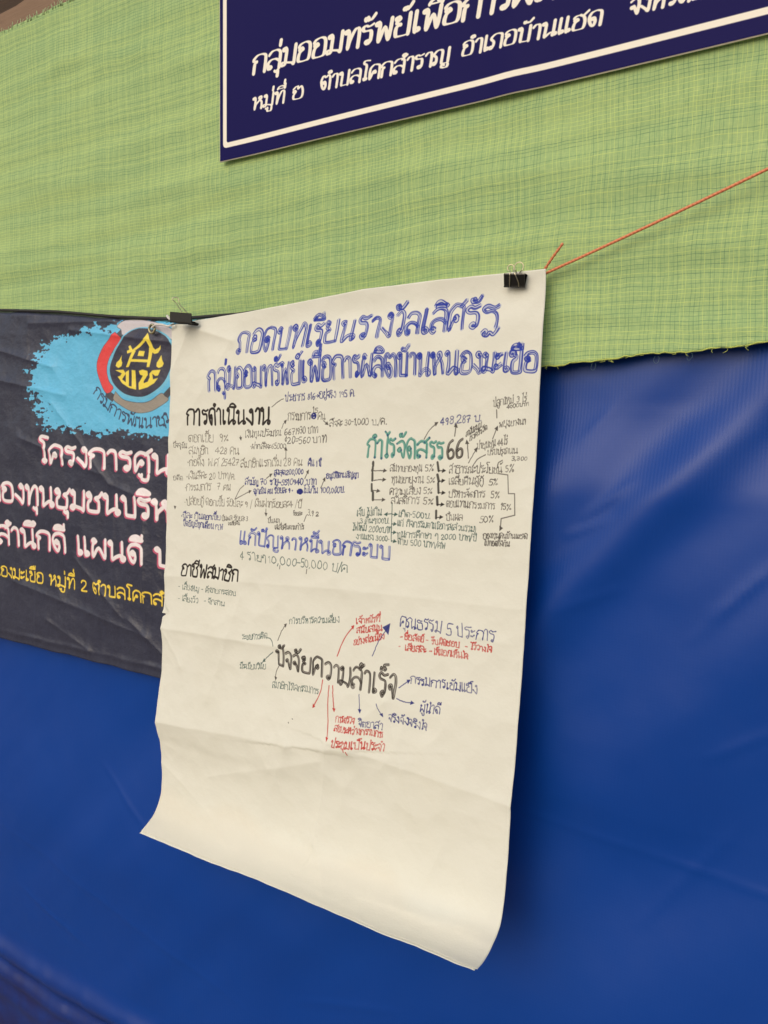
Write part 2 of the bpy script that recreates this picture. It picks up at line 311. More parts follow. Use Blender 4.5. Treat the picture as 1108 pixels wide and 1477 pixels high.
NAVY = (.018, .026, .20); BLUE = (.015, .038, .36); GREY = (.075, .068, .062); BLACK = (.018, .014, .013)
TEAL = (.03, .16, .14); RED = (.50, .035, .03); DTEAL = (.05, .11, .10); LGREY = (.16, .145, .12)
def write_paper(S, words, lines, rng):
    """words: (style, text, u0,v0,u1,v1,h0,h1); lines: (style, points...)"""
    for st, text, u0, v0, u1, v1, h0, h1 in words:
        big = st[0] == 'H'
        jit = .85 if big else 1.35
        P = place(text, u0, v0, u1, v1, h0, h1, rng, jit)
        hh = (h0+h1)/2
        if big:
            col = {'b': BLUE, 'k': BLACK, 't': TEAL, 'K': BLACK}[st[1]]
            r = hh*(.075 if st[1] != 'K' else .062)
            light = {'b': (.13, .20, .56), 'k': (.10, .085, .075), 't': (.10, .34, .29), 'K': (.16, .14, .125)}[st[1]]
            for q in P:
                ph = rng.uniform(0, 9)
                nz = vnoise(np.arange(len(q))*.35+ph, np.full(len(q), ph), 3)
                al = {'b': .22+.4*rng.random(), 'k': .97, 't': .9, 'K': .55+.3*rng.random()}[st[1]]
                S.stroke(q, r*(1+.18*nz), light, al)
                d = np.gradient(q, axis=0); nrm = np.c_[-d[:, 1], d[:, 0]]/(np.hypot(*d.T)[:, None]+1e-9)
                if st[1] in 'bK':
                    for off in (-1, 1, rng.uniform(-.5, .5)):
                        k = vnoise(np.arange(len(q))*.16+ph*3+off*7, np.full(len(q), off*3.3), 5)
                        o = q+nrm*(r*(off*.85+.4*k))[:, None]
                        o = o+rng.normal(0, r*.12, 2)
                        S.stroke(o, r*(.27+.13*k), col, .95)
                    if st[1] == 'b' and rng.random() < .35:
                        S.stroke(q[:max(3, len(q)//4)], r*.8, col, .8)
                elif st[1] == 'k':
                    S.stroke(q, r*(.8+.2*nz), col, .9)
                    if rng.random() < .5: S.stroke(q+nrm*r*.9, r*.4, col, .8)
                else:
                    for e in (q[0], q[-1]):
                        if rng.random() < .8: S.stroke(e[None]+rng.normal(0, r*.2, 2), r*rng.uniform(.6, 1.0), NAVY, .75)
                    S.stroke(q+nrm*r*.5, r*.35, (.04, .2, .17), .7)
        else:
            col = {'g': GREY, 'l': LGREY, 'n': NAVY, 't': DTEAL, 'r': RED, 'k': BLACK}[st[0]]
            sc_ = min(1.0, .55+.45*hh/.012); rr = sc_*{'g': .00072, 'l': .00074, 'n': .00084, 't': .00076, 'r': .00102, 'k': .0011}[st[0]]
            if len(st) > 1: rr *= 1.2
            for q in P:
                ph = rng.uniform(0, 99)
                nz = vnoise(np.arange(len(q))*.5+ph, np.full(len(q), ph), 3)
                S.stroke(q, rr*(1+.38*nz), col, .70+.28*rng.random())
                if rng.random() < .3: S.stroke(q[-1:], rr*1.5, col, .6)
    for ln in lines:
        st = ln[0]; P = np.array(ln[1:]).reshape(-1, 2)
        col = {'g': GREY, 'n': NAVY, 't': DTEAL, 'r': RED, 'k': BLACK, 'w': BLACK}[st[0]]
        rr = {'g': .0008, 'n': .0008, 't': .0008, 'r': .0010, 'k': .0009, 'w': .0022}[st[0]]
        if '#' in st:                      # scribbled blob: centre and half sizes
            c, e = P[0], P[1]
            for k in range(14):
                a = rng.uniform(0, 6.28, 2)
                S.stroke(np.array([c+[e[0]*math.cos(a[0])*.8, e[1]*math.sin(a[0])*.8], c+[e[0]*math.cos(a[1])*.8, e[1]*math.sin(a[1])*.8]]), .0012, NAVY, .95)
            continue
        q = smooth(P, 8) if 'p' not in st else P
        q = q + (rng.normal(0, .0002, q.shape) if 'p' not in st else 0)
        S.stroke(q, rr*(1+.15*vnoise(np.arange(len(q))*.4, np.full(len(q), rng.uniform(0, 50)), 2)), col if '>b' not in st else BLACK, .9)
        if '>' in st:
            d = q[-1]-q[-min(len(q), 4)]; d = d/(np.hypot(*d)+1e-9); nn = np.array([-d[1], d[0]])
            L = .0072 if '>B' not in st else .017
            c2 = NAVY if st[0] in 'n' or '>B' in st else col
            S.poly([q[-1]+d*L*.35, q[-1]-d*L*.75+nn*L*.5, q[-1]-d*L*.55-nn*L*.5], c2, .95)
PAPER_WORDS = [
    ('Hb', 'ถอดบทเรียนรางวัลเลิศรัฐ', 0.1805, 0.0767, 0.7199, 0.0808, 0.0415, 0.0354),
    ('Hb', 'กลุ่มออมทรัพย์เพื่อการผลิตบ้านหนองมะเขือ', 0.1102, 0.1398, 0.7822, 0.1494, 0.0419, 0.0298),
    ('Hk', 'การดำเนินงาน', 0.0515, 0.2032, 0.2721, 0.2113, 0.0306, 0.0277),
    ('n', 'ประชากร 816>อยู่จริง 195 ค.', 0.3047, 0.1731, 0.4597, 0.1737, 0.0111, 0.0102),
    ('g', 'กรรมการ', 0.3115, 0.2081, 0.3652, 0.2082, 0.0124, 0.0121),
    ('g', 'คน', 0.3791, 0.2088, 0.3973, 0.2097, 0.012, 0.0119),
    ('g', '15', 0.3681, 0.1963, 0.3804, 0.1969, 0.0084, 0.0084),
    ('g', 'สัจจะ 30-1,000 บ./ค.', 0.4053, 0.222, 0.522, 0.2225, 0.0107, 0.0102),
    ('gg', 'ปัจจุบัน', 0.0153, 0.2481, 0.0536, 0.2506, 0.0085, 0.0084),
    ('l', 'ดอกเบี้ย  9%', 0.055, 0.2381, 0.1652, 0.2398, 0.0139, 0.0133),
    ('l', 'สมาชิก  428 คน', 0.0581, 0.2632, 0.1989, 0.2657, 0.0139, 0.0132),
    ('l', '•ก่อตั้ง พ.ศ 25427', 0.0533, 0.2868, 0.1965, 0.288, 0.014, 0.0132),
    ('l', 'สมาชิกแรกเริ่ม 28 คน', 0.202, 0.2907, 0.349, 0.2894, 0.0132, 0.0123),
    ('nn', 'คืน 1 ปี', 0.3616, 0.2896, 0.3924, 0.2899, 0.0098, 0.0097),
    ('g', 'เงินทุนประมาณ 6671930 บาท', 0.2096, 0.2346, 0.383, 0.2318, 0.0117, 0.0108),
    ('g', '•ฝากสัจจะ65000', 0.2248, 0.2571, 0.3121, 0.2578, 0.0091, 0.0088),
    ('g', '¢20=560 บาท', 0.3067, 0.249, 0.4006, 0.2492, 0.0125, 0.012),
    ('nn', 'สูงสุด200,000', 0.2853, 0.3053, 0.3531, 0.3043, 0.0089, 0.0086),
    ('g', 'อดีต', 0.0161, 0.3162, 0.0425, 0.3162, 0.0085, 0.0084),
    ('l', '•เงินสัจจะ 20 บาท/ค.', 0.0524, 0.3134, 0.1889, 0.313, 0.0126, 0.0119),
    ('nn', 'สามัญ 70 ราย••5510940 บาท', 0.2144, 0.3235, 0.3837, 0.3226, 0.0105, 0.0098),
    ('nn', 'ฉุกเฉิน คน ร้อยละ 9 •', 0.2381, 0.3402, 0.3314, 0.3378, 0.0091, 0.0088),
    ('nn', 'ไม่เกิน 100,000บ.', 0.3536, 0.3376, 0.4443, 0.3354, 0.0099, 0.0095),
    ('nn', 'อนุมัติตามสัญญา', 0.4043, 0.3117, 0.4714, 0.3093, 0.0084, 0.0082),
    ('l', '•กรรมการ  7 คน', 0.0494, 0.3358, 0.1774, 0.3344, 0.0126, 0.012),
    ('l', '•ปล่อยกู้ ดอกเบี้ย ร้อยละ 9 / เงินฝากร้อยละ4 /ปี', 0.0505, 0.3653, 0.3537, 0.3636, 0.0127, 0.0112),
    ('nn', '•ปีละ กินดอกเบี้ย', 0.0413, 0.3924, 0.1545, 0.3927, 0.0099, 0.0095),
    ('g', 'ปันผล ร้อยละ 3', 0.1564, 0.394, 0.227, 0.3915, 0.0081, 0.0079),
    ('gg', 'เฉลี่ยคืน', 0.1735, 0.4014, 0.2062, 0.4002, 0.0054, 0.0053),
    ('nn', 'ปิดบัญชีทุกเดือน ก.พ', 0.0479, 0.4077, 0.161, 0.4114, 0.0099, 0.0095),
    ('g', 'ปันผล', 0.2755, 0.3937, 0.3039, 0.3927, 0.0077, 0.0076),
    ('gg', 'เฉลี่ยคืนตามกำไร', 0.293, 0.4046, 0.361, 0.4019, 0.0077, 0.0075),
    ('gg', 'ร้อยละ', 0.3339, 0.3778, 0.3546, 0.3772, 0.0063, 0.0062),
    ('g', '3.9', 0.3656, 0.3769, 0.3812, 0.3777, 0.0099, 0.0098),
    ('gg', '2', 0.3858, 0.3776, 0.3935, 0.3773, 0.0086, 0.0086),
    ('Hb', 'แก้ปัญหาหนี้นอกระบบ', 0.2063, 0.436, 0.5447, 0.4453, 0.0239, 0.0219),
    ('t', '4 รายๆ 10,000-50,000 บ/ค', 0.2097, 0.4651, 0.4612, 0.4721, 0.0146, 0.0132),
    ('Hk', 'อาชีพสมาชิก', 0.046, 0.5086, 0.2106, 0.5078, 0.0241, 0.0226),
    ('t', '- เลี้ยงหมู - ค้าขายกระสอบ', 0.0397, 0.5376, 0.2054, 0.5363, 0.0099, 0.0093),
    ('t', '- เลี้ยงวัว   - จักสาน', 0.0395, 0.5619, 0.1757, 0.5594, 0.0099, 0.0094),
    ('Ht', 'กำไรจัดสรร', 0.4849, 0.2768, 0.6312, 0.2798, 0.0301, 0.0285),
    ('HK', '66', 0.6348, 0.2787, 0.6665, 0.2788, 0.0295, 0.0292),
    ('n', '498,287 บ.', 0.6221, 0.2261, 0.6953, 0.2213, 0.0109, 0.0106),
    ('gg', 'สนับสนุน', 0.6682, 0.2454, 0.6957, 0.2309, 0.0075, 0.0075),
    ('gg', 'โรงครัววัด', 0.6745, 0.253, 0.7052, 0.2343, 0.0075, 0.0074),
    ('g', 'ป่าชุมชน 44ไร่', 0.6882, 0.265, 0.7407, 0.258, 0.0097, 0.0095),
    ('g', 'พยุง,ยางนา', 0.7246, 0.2315, 0.7678, 0.2282, 0.0084, 0.0083),
    ('g', 'ปลูกใหม่ 3 ไร่', 0.7139, 0.2007, 0.7672, 0.194, 0.0095, 0.0093),
    ('g', '4000บาท', 0.7356, 0.2045, 0.7708, 0.2003, 0.0052, 0.0052),
    ('g', 'ปรับปรุงถนน', 0.7062, 0.2736, 0.7581, 0.2717, 0.0085, 0.0084),
    ('g', '3,300', 0.7476, 0.2822, 0.773, 0.2822, 0.0063, 0.0062),
    ('g', 'สมทบกองทุน 5%', 0.5317, 0.2999, 0.615, 0.2996, 0.0103, 0.01),
    ('g', 'ทุนขยายงาน 5%', 0.5357, 0.3192, 0.6174, 0.3184, 0.0103, 0.01),
    ('g', 'ความเสี่ยง 5%', 0.5342, 0.3376, 0.6149, 0.3362, 0.0103, 0.01),
    ('g', 'สวัสดิการ 5%', 0.5379, 0.3524, 0.6173, 0.3528, 0.0103, 0.01),
    ('g', 'สาธารณะประโยชน์ 5%', 0.6425, 0.3028, 0.7531, 0.3, 0.011, 0.0105),
    ('g', 'เฉลี่ยคืนผู้กู้  5%', 0.6424, 0.3203, 0.7274, 0.3203, 0.0099, 0.0096),
    ('g', 'บริหารจัดการ  5%', 0.6425, 0.3401, 0.7321, 0.3393, 0.0099, 0.0096),
    ('g', 'ตอบแทนกรรมการ  15%', 0.6399, 0.3555, 0.7525, 0.3579, 0.0099, 0.0095),
    ('g', 'ปันผล', 0.6415, 0.3775, 0.6718, 0.3765, 0.0088, 0.0087),
    ('g', '50%', 0.7004, 0.3787, 0.7246, 0.3779, 0.0097, 0.0096),
    ('gg', 'กองทุนคนบ้านแฮด', 0.7079, 0.4021, 0.781, 0.3998, 0.0075, 0.0073),
    ('gg', 'ไม่ทอดทิ้งกัน', 0.71, 0.4138, 0.7532, 0.4127, 0.0075, 0.0074),
    ('t', 'เกิด•500บ.', 0.5529, 0.3749, 0.6139, 0.3751, 0.0091, 0.0089),
    ('t', 'แก่ กิจกรรมตามโอกาส(ส่วนรวม)', 0.5526, 0.3886, 0.6967, 0.3929, 0.0092, 0.0086),
    ('t', 'ทุนการศึกษา ๆ 2000 บาท/ปี', 0.554, 0.408, 0.6978, 0.4069, 0.0092, 0.0086),
    ('t', 'ตาย 500 บาท/ศพ', 0.5549, 0.4194, 0.6448, 0.4227, 0.0092, 0.0088),
    ('t', 'เจ็บ ไม่เกิน', 0.473, 0.375, 0.5218, 0.3735, 0.0106, 0.0104),
    ('t', '3 คืนๆ100บ.', 0.4795, 0.3866, 0.5376, 0.3857, 0.0082, 0.0081),
    ('t', 'ไฟไหม้ 2000บาท', 0.4648, 0.4002, 0.5428, 0.4016, 0.0095, 0.0092),
    ('t', 'งานแซง 3000•', 0.4729, 0.4141, 0.5398, 0.4156, 0.0083, 0.0081),
    ('HK', 'ปัจจัยความสำเร็จ', 0.3132, 0.6522, 0.5741, 0.6722, 0.0269, 0.0367),
    ('t', 'การบริหารความเสี่ยง', 0.3394, 0.5746, 0.4501, 0.5612, 0.0101, 0.0096),
    ('t', 'ระบบการคิด', 0.2278, 0.6165, 0.2885, 0.6076, 0.0093, 0.009),
    ('t', 'มีระเบียบวินัย', 0.2237, 0.6745, 0.2901, 0.6647, 0.0093, 0.0091),
    ('t', 'สมาชิกไว้ใจกรรมการ', 0.3073, 0.6971, 0.4179, 0.6905, 0.0103, 0.0098),
    ('r', 'เจ้าหน้าที่', 0.4836, 0.5599, 0.532, 0.55, 0.0095, 0.0093),
    ('r', 'สนับสนุน', 0.4861, 0.5751, 0.5372, 0.5657, 0.0095, 0.0093),
    ('r', 'อย่างต่อเนื่อง', 0.4819, 0.596, 0.5423, 0.5791, 0.0095, 0.0093),
    ('n', 'คุณธรรม 5 ประการ', 0.5689, 0.5553, 0.7404, 0.5601, 0.0172, 0.0159),
    ('r', '- ซื่อสัตย์ - รับผิดชอบ  - ไว้วางใจ', 0.5717, 0.5756, 0.7358, 0.5766, 0.0091, 0.0085),
    ('r', '-  เสียสละ - เห็นอกเห็นใจ', 0.5702, 0.5919, 0.6972, 0.5924, 0.0092, 0.0087),
    ('n', 'กรรมการเข้มแข็ง', 0.5973, 0.6433, 0.7172, 0.6438, 0.0125, 0.0118),
    ('n', 'ผู้นำดี', 0.6195, 0.6864, 0.6573, 0.6855, 0.0135, 0.0133),
    ('n', 'จริงจังจริงใจ', 0.5645, 0.7098, 0.6341, 0.7143, 0.0115, 0.0111),
    ('n', 'จิตอาสา', 0.5078, 0.7294, 0.5548, 0.7267, 0.0106, 0.0104),
    ('r', 'การตรวจ', 0.4599, 0.7298, 0.5004, 0.726, 0.0096, 0.0094),
    ('r', 'สอบระหว่างกรรมการ', 0.4596, 0.7444, 0.5571, 0.739, 0.0096, 0.0092),
    ('r', 'ประชุมเป็นประจำ', 0.4601, 0.771, 0.5614, 0.7603, 0.012, 0.0115),
]
PAPER_LINES = [
    ('g', 0.2734, 0.1812, 0.2867, 0.1732, 0.3015, 0.168),
    ('n#', 0.3713, 0.2025, 0.0061, 0.006),
    ('n#', 0.3472, 0.3352, 0.0079, 0.0052),
    ('g>', 0.3929, 0.2119, 0.4021, 0.2183),
    ('g>', 0.3115, 0.2766, 0.3104, 0.2565),
    ('g>', 0.2989, 0.2212, 0.3019, 0.2139, 0.3082, 0.2079),
    ('g>', 0.2689, 0.3117, 0.2802, 0.304),
    ('g>', 0.3567, 0.3116, 0.3637, 0.2982),
    ('g>', 0.3933, 0.3286, 0.3973, 0.3201, 0.4013, 0.3117),
    ('g', 0.191, 0.3515, 0.2008, 0.3341, 0.2128, 0.3248),
    ('g>', 0.191, 0.3515, 0.2137, 0.3419, 0.2309, 0.3351),
    ('g>p', 0.1971, 0.2315, 0.1992, 0.2381),
    ('g>p', 0.0241, 0.3687, 0.0243, 0.373),
    ('g>', 0.2706, 0.3681, 0.2713, 0.3797),
    ('g', 0.364, 0.377, 0.3601, 0.3882),
    ('g>', 0.5942, 0.2476, 0.6036, 0.2334, 0.6169, 0.2227),
    ('g>', 0.6488, 0.244, 0.6503, 0.2257),
    ('g>', 0.6748, 0.2788, 0.6728, 0.2648, 0.6709, 0.2519),
    ('g>', 0.6753, 0.2864, 0.6817, 0.2746, 0.6882, 0.2639),
    ('g>', 0.7152, 0.2493, 0.7223, 0.2314),
    ('g', 0.7198, 0.2051, 0.7204, 0.2177),
    ('g', 0.6827, 0.2918, 0.6914, 0.28, 0.7039, 0.2736),
    ('g', 0.733, 0.2822, 0.7265, 0.2864, 0.7257, 0.2927),
    ('w', 0.4993, 0.2838, 0.4997, 0.2907, 0.4988, 0.2988),
    ('w', 0.499, 0.3022, 0.4999, 0.3149),
    ('w', 0.4988, 0.3207, 0.4996, 0.3323),
    ('w', 0.5026, 0.3346, 0.5034, 0.3473),
    ('g>', 0.5016, 0.2988, 0.5126, 0.2987, 0.5249, 0.2987),
    ('g>', 0.5026, 0.3149, 0.5136, 0.3137, 0.5245, 0.3136),
    ('g>', 0.5009, 0.3311, 0.5148, 0.3321),
    ('g>', 0.5048, 0.3473, 0.5254, 0.3469),
    ('w', 0.6203, 0.2853, 0.6236, 0.2985),
    ('w', 0.6216, 0.3051, 0.6247, 0.315),
    ('w', 0.6237, 0.3183, 0.626, 0.3337),
    ('w', 0.6239, 0.3404, 0.6248, 0.3526),
    ('w', 0.623, 0.3626, 0.6238, 0.3737),
    ('k>', 0.6236, 0.2985, 0.6348, 0.2984),
    ('k>', 0.6247, 0.315, 0.6345, 0.3138),
    ('k>', 0.626, 0.3337, 0.6359, 0.3336),
    ('k>', 0.6248, 0.3526, 0.6359, 0.3523),
    ('k>', 0.625, 0.3736, 0.6349, 0.3722),
    ('g>p', 0.7263, 0.3023, 0.7434, 0.3043, 0.7463, 0.3327, 0.7563, 0.3325, 0.7586, 0.3651, 0.7366, 0.371, 0.7356, 0.3881),
    ('t', 0.5407, 0.3535, 0.5412, 0.3798, 0.5438, 0.4154),
    ('t>', 0.5418, 0.3695, 0.5284, 0.371),
    ('t>', 0.5419, 0.3706, 0.5499, 0.3704),
    ('t>', 0.5417, 0.3867, 0.5498, 0.3864),
    ('t>', 0.5427, 0.4005, 0.5508, 0.4001),
    ('t>', 0.5438, 0.4142, 0.5519, 0.415),
    ('g', 0.3721, 0.4735, 0.371, 0.4811),
    ('g', 0.3121, 0.4701, 0.3109, 0.4766),
    ('g>', 0.3155, 0.6081, 0.3225, 0.5906, 0.333, 0.5766),
    ('t', 0.2867, 0.6065, 0.2988, 0.6089, 0.3062, 0.6196),
    ('t>', 0.3053, 0.6313, 0.294, 0.6406, 0.2826, 0.6514),
    ('g>', 0.3216, 0.6548, 0.3155, 0.6661, 0.3147, 0.6804),
    ('r>', 0.4499, 0.6194, 0.461, 0.5889, 0.4795, 0.5639),
    ('n>B', 0.5211, 0.6099, 0.5317, 0.5839, 0.5488, 0.5563),
    ('n>', 0.5783, 0.6542, 0.5871, 0.6471, 0.5958, 0.6401),
    ('n>', 0.5767, 0.6718, 0.5915, 0.6751, 0.6071, 0.6748),
    ('n>', 0.5397, 0.686, 0.5458, 0.6956, 0.5532, 0.7036),
    ('n>', 0.5027, 0.6767, 0.505, 0.6906, 0.5075, 0.7057),
    ('r>', 0.4225, 0.665, 0.4208, 0.6875, 0.4073, 0.7146),
    ('r>', 0.4381, 0.6725, 0.4406, 0.7113, 0.4491, 0.7622),
    ('r>', 0.4455, 0.6713, 0.4498, 0.6914, 0.4542, 0.7126),
    ('r', 0.4924, 0.773, 0.4942, 0.7786),
    ('g', 0.3637, 0.7423, 0.3646, 0.7434),
    ('g', 0.3563, 0.75, 0.3572, 0.7511),
]
BANNER_WORDS = [
    ('w', 'โครงการศูนย์', 0.6245, 0.3777, 1.1418, 0.3936, 0.0432, 0.0382),
    ('w', 'กองทุนชุมชนบริหาร', 0.4069, 0.4776, 1.1568, 0.4909, 0.0464, 0.0398),
    ('w', 'สำนึกดี แผนดี', 0.4351, 0.5881, 0.9948, 0.5885, 0.0448, 0.0395),
    ('w', 'บริหาร', 1.0233, 0.5887, 1.2372, 0.587, 0.0391, 0.0364),
    ('y', 'หนองมะเขือ หมู่ที่ 2 ตำบลโคกสำราญ', 0.3744, 0.6733, 1.1594, 0.675, 0.0258, 0.0233),
]
EMBLEM = [
    ('dark', [(0.9266, 0.0853), (0.9507, 0.0908), (0.9197, 0.1228), (0.8947, 0.1336), (0.8857, 0.117)]),
    ('dark', [(0.874, 0.2103), (0.905, 0.2273), (0.8922, 0.2393), (0.8672, 0.2266)]),
    ('dark', [(1.0475, 0.2299), (1.0731, 0.2112), (1.0869, 0.2153), (1.0643, 0.238)]),
    ('white', [(0.938, 0.0662), (0.9691, 0.0664), (1.0157, 0.0736), (1.0552, 0.084), (1.0883, 0.0975), (1.118, 0.1143), (1.1097, 0.1289), (1.0799, 0.114), (1.0437, 0.1004), (1.0096, 0.0925), (0.9775, 0.0897), (0.9373, 0.0979), (0.9279, 0.0854), (0.9158, 0.0786), (0.9239, 0.0712)]),
    ('red', [(0.9094, 0.0902), (0.9293, 0.1034), (0.923, 0.113), (0.9011, 0.1259), (0.8819, 0.1452), (0.8737, 0.1693), (0.8807, 0.1941), (0.8942, 0.2087), (0.8801, 0.2194), (0.8662, 0.2163), (0.8489, 0.1932), (0.8399, 0.1681), (0.8423, 0.1476), (0.8603, 0.1238), (0.886, 0.1049), (0.8987, 0.0956)]),
    ('grey', [(0.9021, 0.2171), (0.9265, 0.2338), (0.9537, 0.2402), (0.9895, 0.2427), (1.0188, 0.2373), (1.0476, 0.2241), (1.0588, 0.2301), (1.0683, 0.2373), (1.0415, 0.2513), (1.0126, 0.2608), (0.9772, 0.2637), (0.9473, 0.2582), (0.917, 0.2458), (0.8955, 0.2332)]),
    ('cyanl', [(0.9776, 0.0846), (0.9507, 0.0908), (0.9262, 0.1072), (0.8979, 0.1298), (0.883, 0.1534), (0.8798, 0.1777), (0.893, 0.2046), (0.9236, 0.2244), (0.9539, 0.233), (0.9896, 0.236), (1.0247, 0.2276), (1.0591, 0.2089), (1.079, 0.1845), (1.0876, 0.1543), (1.0879, 0.1277), (1.0716, 0.1078), (1.0382, 0.0924), (1.0097, 0.0856)]),
    ('ink', [(0.9835, 0.0862), (0.9567, 0.0912), (0.9322, 0.1075), (0.9041, 0.1321), (0.8879, 0.1556), (0.8849, 0.1779), (0.8969, 0.2007), (0.9268, 0.2196), (0.957, 0.2275), (0.9897, 0.2297), (1.0219, 0.2216), (1.0524, 0.2048), (1.0707, 0.1804), (1.081, 0.154), (1.0813, 0.1274), (1.0661, 0.1094), (1.0353, 0.0949), (1.0097, 0.0887)]),
    ('yel', [(1.0124, 0.0974), (1.0092, 0.1138), (0.9857, 0.1262), (0.963, 0.1349), (0.9456, 0.1373), (0.9451, 0.1313), (0.9529, 0.1293), (0.9501, 0.1224), (0.9561, 0.12), (0.9631, 0.1298), (0.9829, 0.1202), (1.0006, 0.1114)]),
    ('yel', [(1.0124, 0.0974), (1.0219, 0.1134), (1.0274, 0.1284), (1.033, 0.1333), (1.0445, 0.1293), (1.049, 0.1245), (1.0478, 0.1333), (1.0403, 0.1406), (1.0306, 0.1421), (1.0215, 0.1378), (1.0148, 0.1239), (1.0081, 0.1126)]),
    ('yel', [(0.9649, 0.1291), (0.9738, 0.1327), (0.948, 0.1661), (0.9389, 0.1657)]),
    ('yel', [(1.0159, 0.1278), (1.025, 0.1352), (1.0141, 0.1686), (1.006, 0.1683)]),
    ('yel', [(0.9573, 0.1493), (1.0144, 0.153), (1.0137, 0.1588), (0.9542, 0.1548)]),
    ('yel', [(0.9844, 0.1332), (1.0019, 0.1349), (0.9976, 0.1456), (0.9795, 0.1436)]),
    ('yel', [(0.9285, 0.1393), (0.9191, 0.1489), (0.9079, 0.1544), (0.9046, 0.1616), (0.9138, 0.1668), (0.9249, 0.1632), (0.9282, 0.1553), (0.9252, 0.1491)]),
    ('yel', [(1.0499, 0.1449), (1.052, 0.1547), (1.0564, 0.1625), (1.0518, 0.1689), (1.0416, 0.1716), (1.0348, 0.1675), (1.0361, 0.1598), (1.043, 0.1531)]),
    ('yel', [(0.9013, 0.1703), (0.9309, 0.1706), (0.938, 0.1797), (0.9243, 0.1913), (0.9376, 0.1977), (0.9381, 0.1757), (0.9491, 0.1721), (0.9484, 0.206), (0.9574, 0.2075), (0.9587, 0.1724), (0.9706, 0.1737), (0.971, 0.2146), (0.9483, 0.21), (0.9241, 0.1994), (0.9091, 0.1848), (0.9184, 0.1831), (0.9246, 0.1784)]),
    ('yel', [(0.9818, 0.1753), (0.9937, 0.1729), (1.0082, 0.1762), (1.0092, 0.1841), (0.995, 0.1974), (0.9949, 0.2013), (1.0078, 0.1985), (1.0138, 0.1901), (1.0139, 0.1823), (1.0226, 0.1756), (1.0472, 0.1749), (1.0396, 0.187), (1.0311, 0.1875), (1.0225, 0.1826), (1.0241, 0.1943), (1.0396, 0.1917), (1.028, 0.2022), (1.0076, 0.2103), (0.9793, 0.2152), (0.9784, 0.2009), (0.9934, 0.1855), (0.9846, 0.1833)]),
]
SIGN_WORDS = [
    ('a', 'กลุ่มออมทรัพย์เพื่อการผลิต', 0.0774, -0.143, 0.6945, -0.1191, 0.0305, 0.0301),
    ('a', 'หมู่ที่ ๒', 0.0774, -0.0792, 0.1994, -0.0761, 0.0209, 0.0211),
    ('a', 'ตำบลโคกสำราญ', 0.2345, -0.08, 0.4883, -0.0695, 0.022, 0.0208),
    ('a', 'อำเภอบ้านแฮด', 0.5076, -0.0731, 0.7283, -0.0653, 0.0206, 0.0196),
    ('a', 'จังหวัดขอนแก่น', 0.7646, -0.0674, 0.956, -0.0611, 0.0192, 0.019),
]
# ---------------------------------------------------------------- the printed and written sheets
def make_paper_image():
    rng = np.random.default_rng(7)
    S = Sheet(PX1-PX0, PH, 2050, (.745, .757, .69))
    # paper fibre: faint mottling of the stock itself
    Y, X = np.mgrid[0:S.H, 0:S.W].astype(np.float32)/2050
    m = fbm(X*14, Y*14, 1, 3)
    S.a *= (1+.018*m)[..., None]
    S.a *= (1+rng.normal(0, .012, (S.H, S.W)).astype(np.float32))[..., None]
    sm = np.clip(fbm(X*6, Y*5, 31, 4)*1.6-.35, 0, 1); S.a *= 1-sm[..., None]*np.array([.035, .04, .055], np.float32)
    # water-stained warm patch along the bottom
    st = np.clip((Y-PH+.10+.03*vnoise(X*9, Y*4, 8))/.03, 0, 1)
    S.a *= 1-st[..., None]*np.array([.012, .035, .06], np.float32)
    write_paper(S, PAPER_WORDS, PAPER_LINES, rng)
    return S

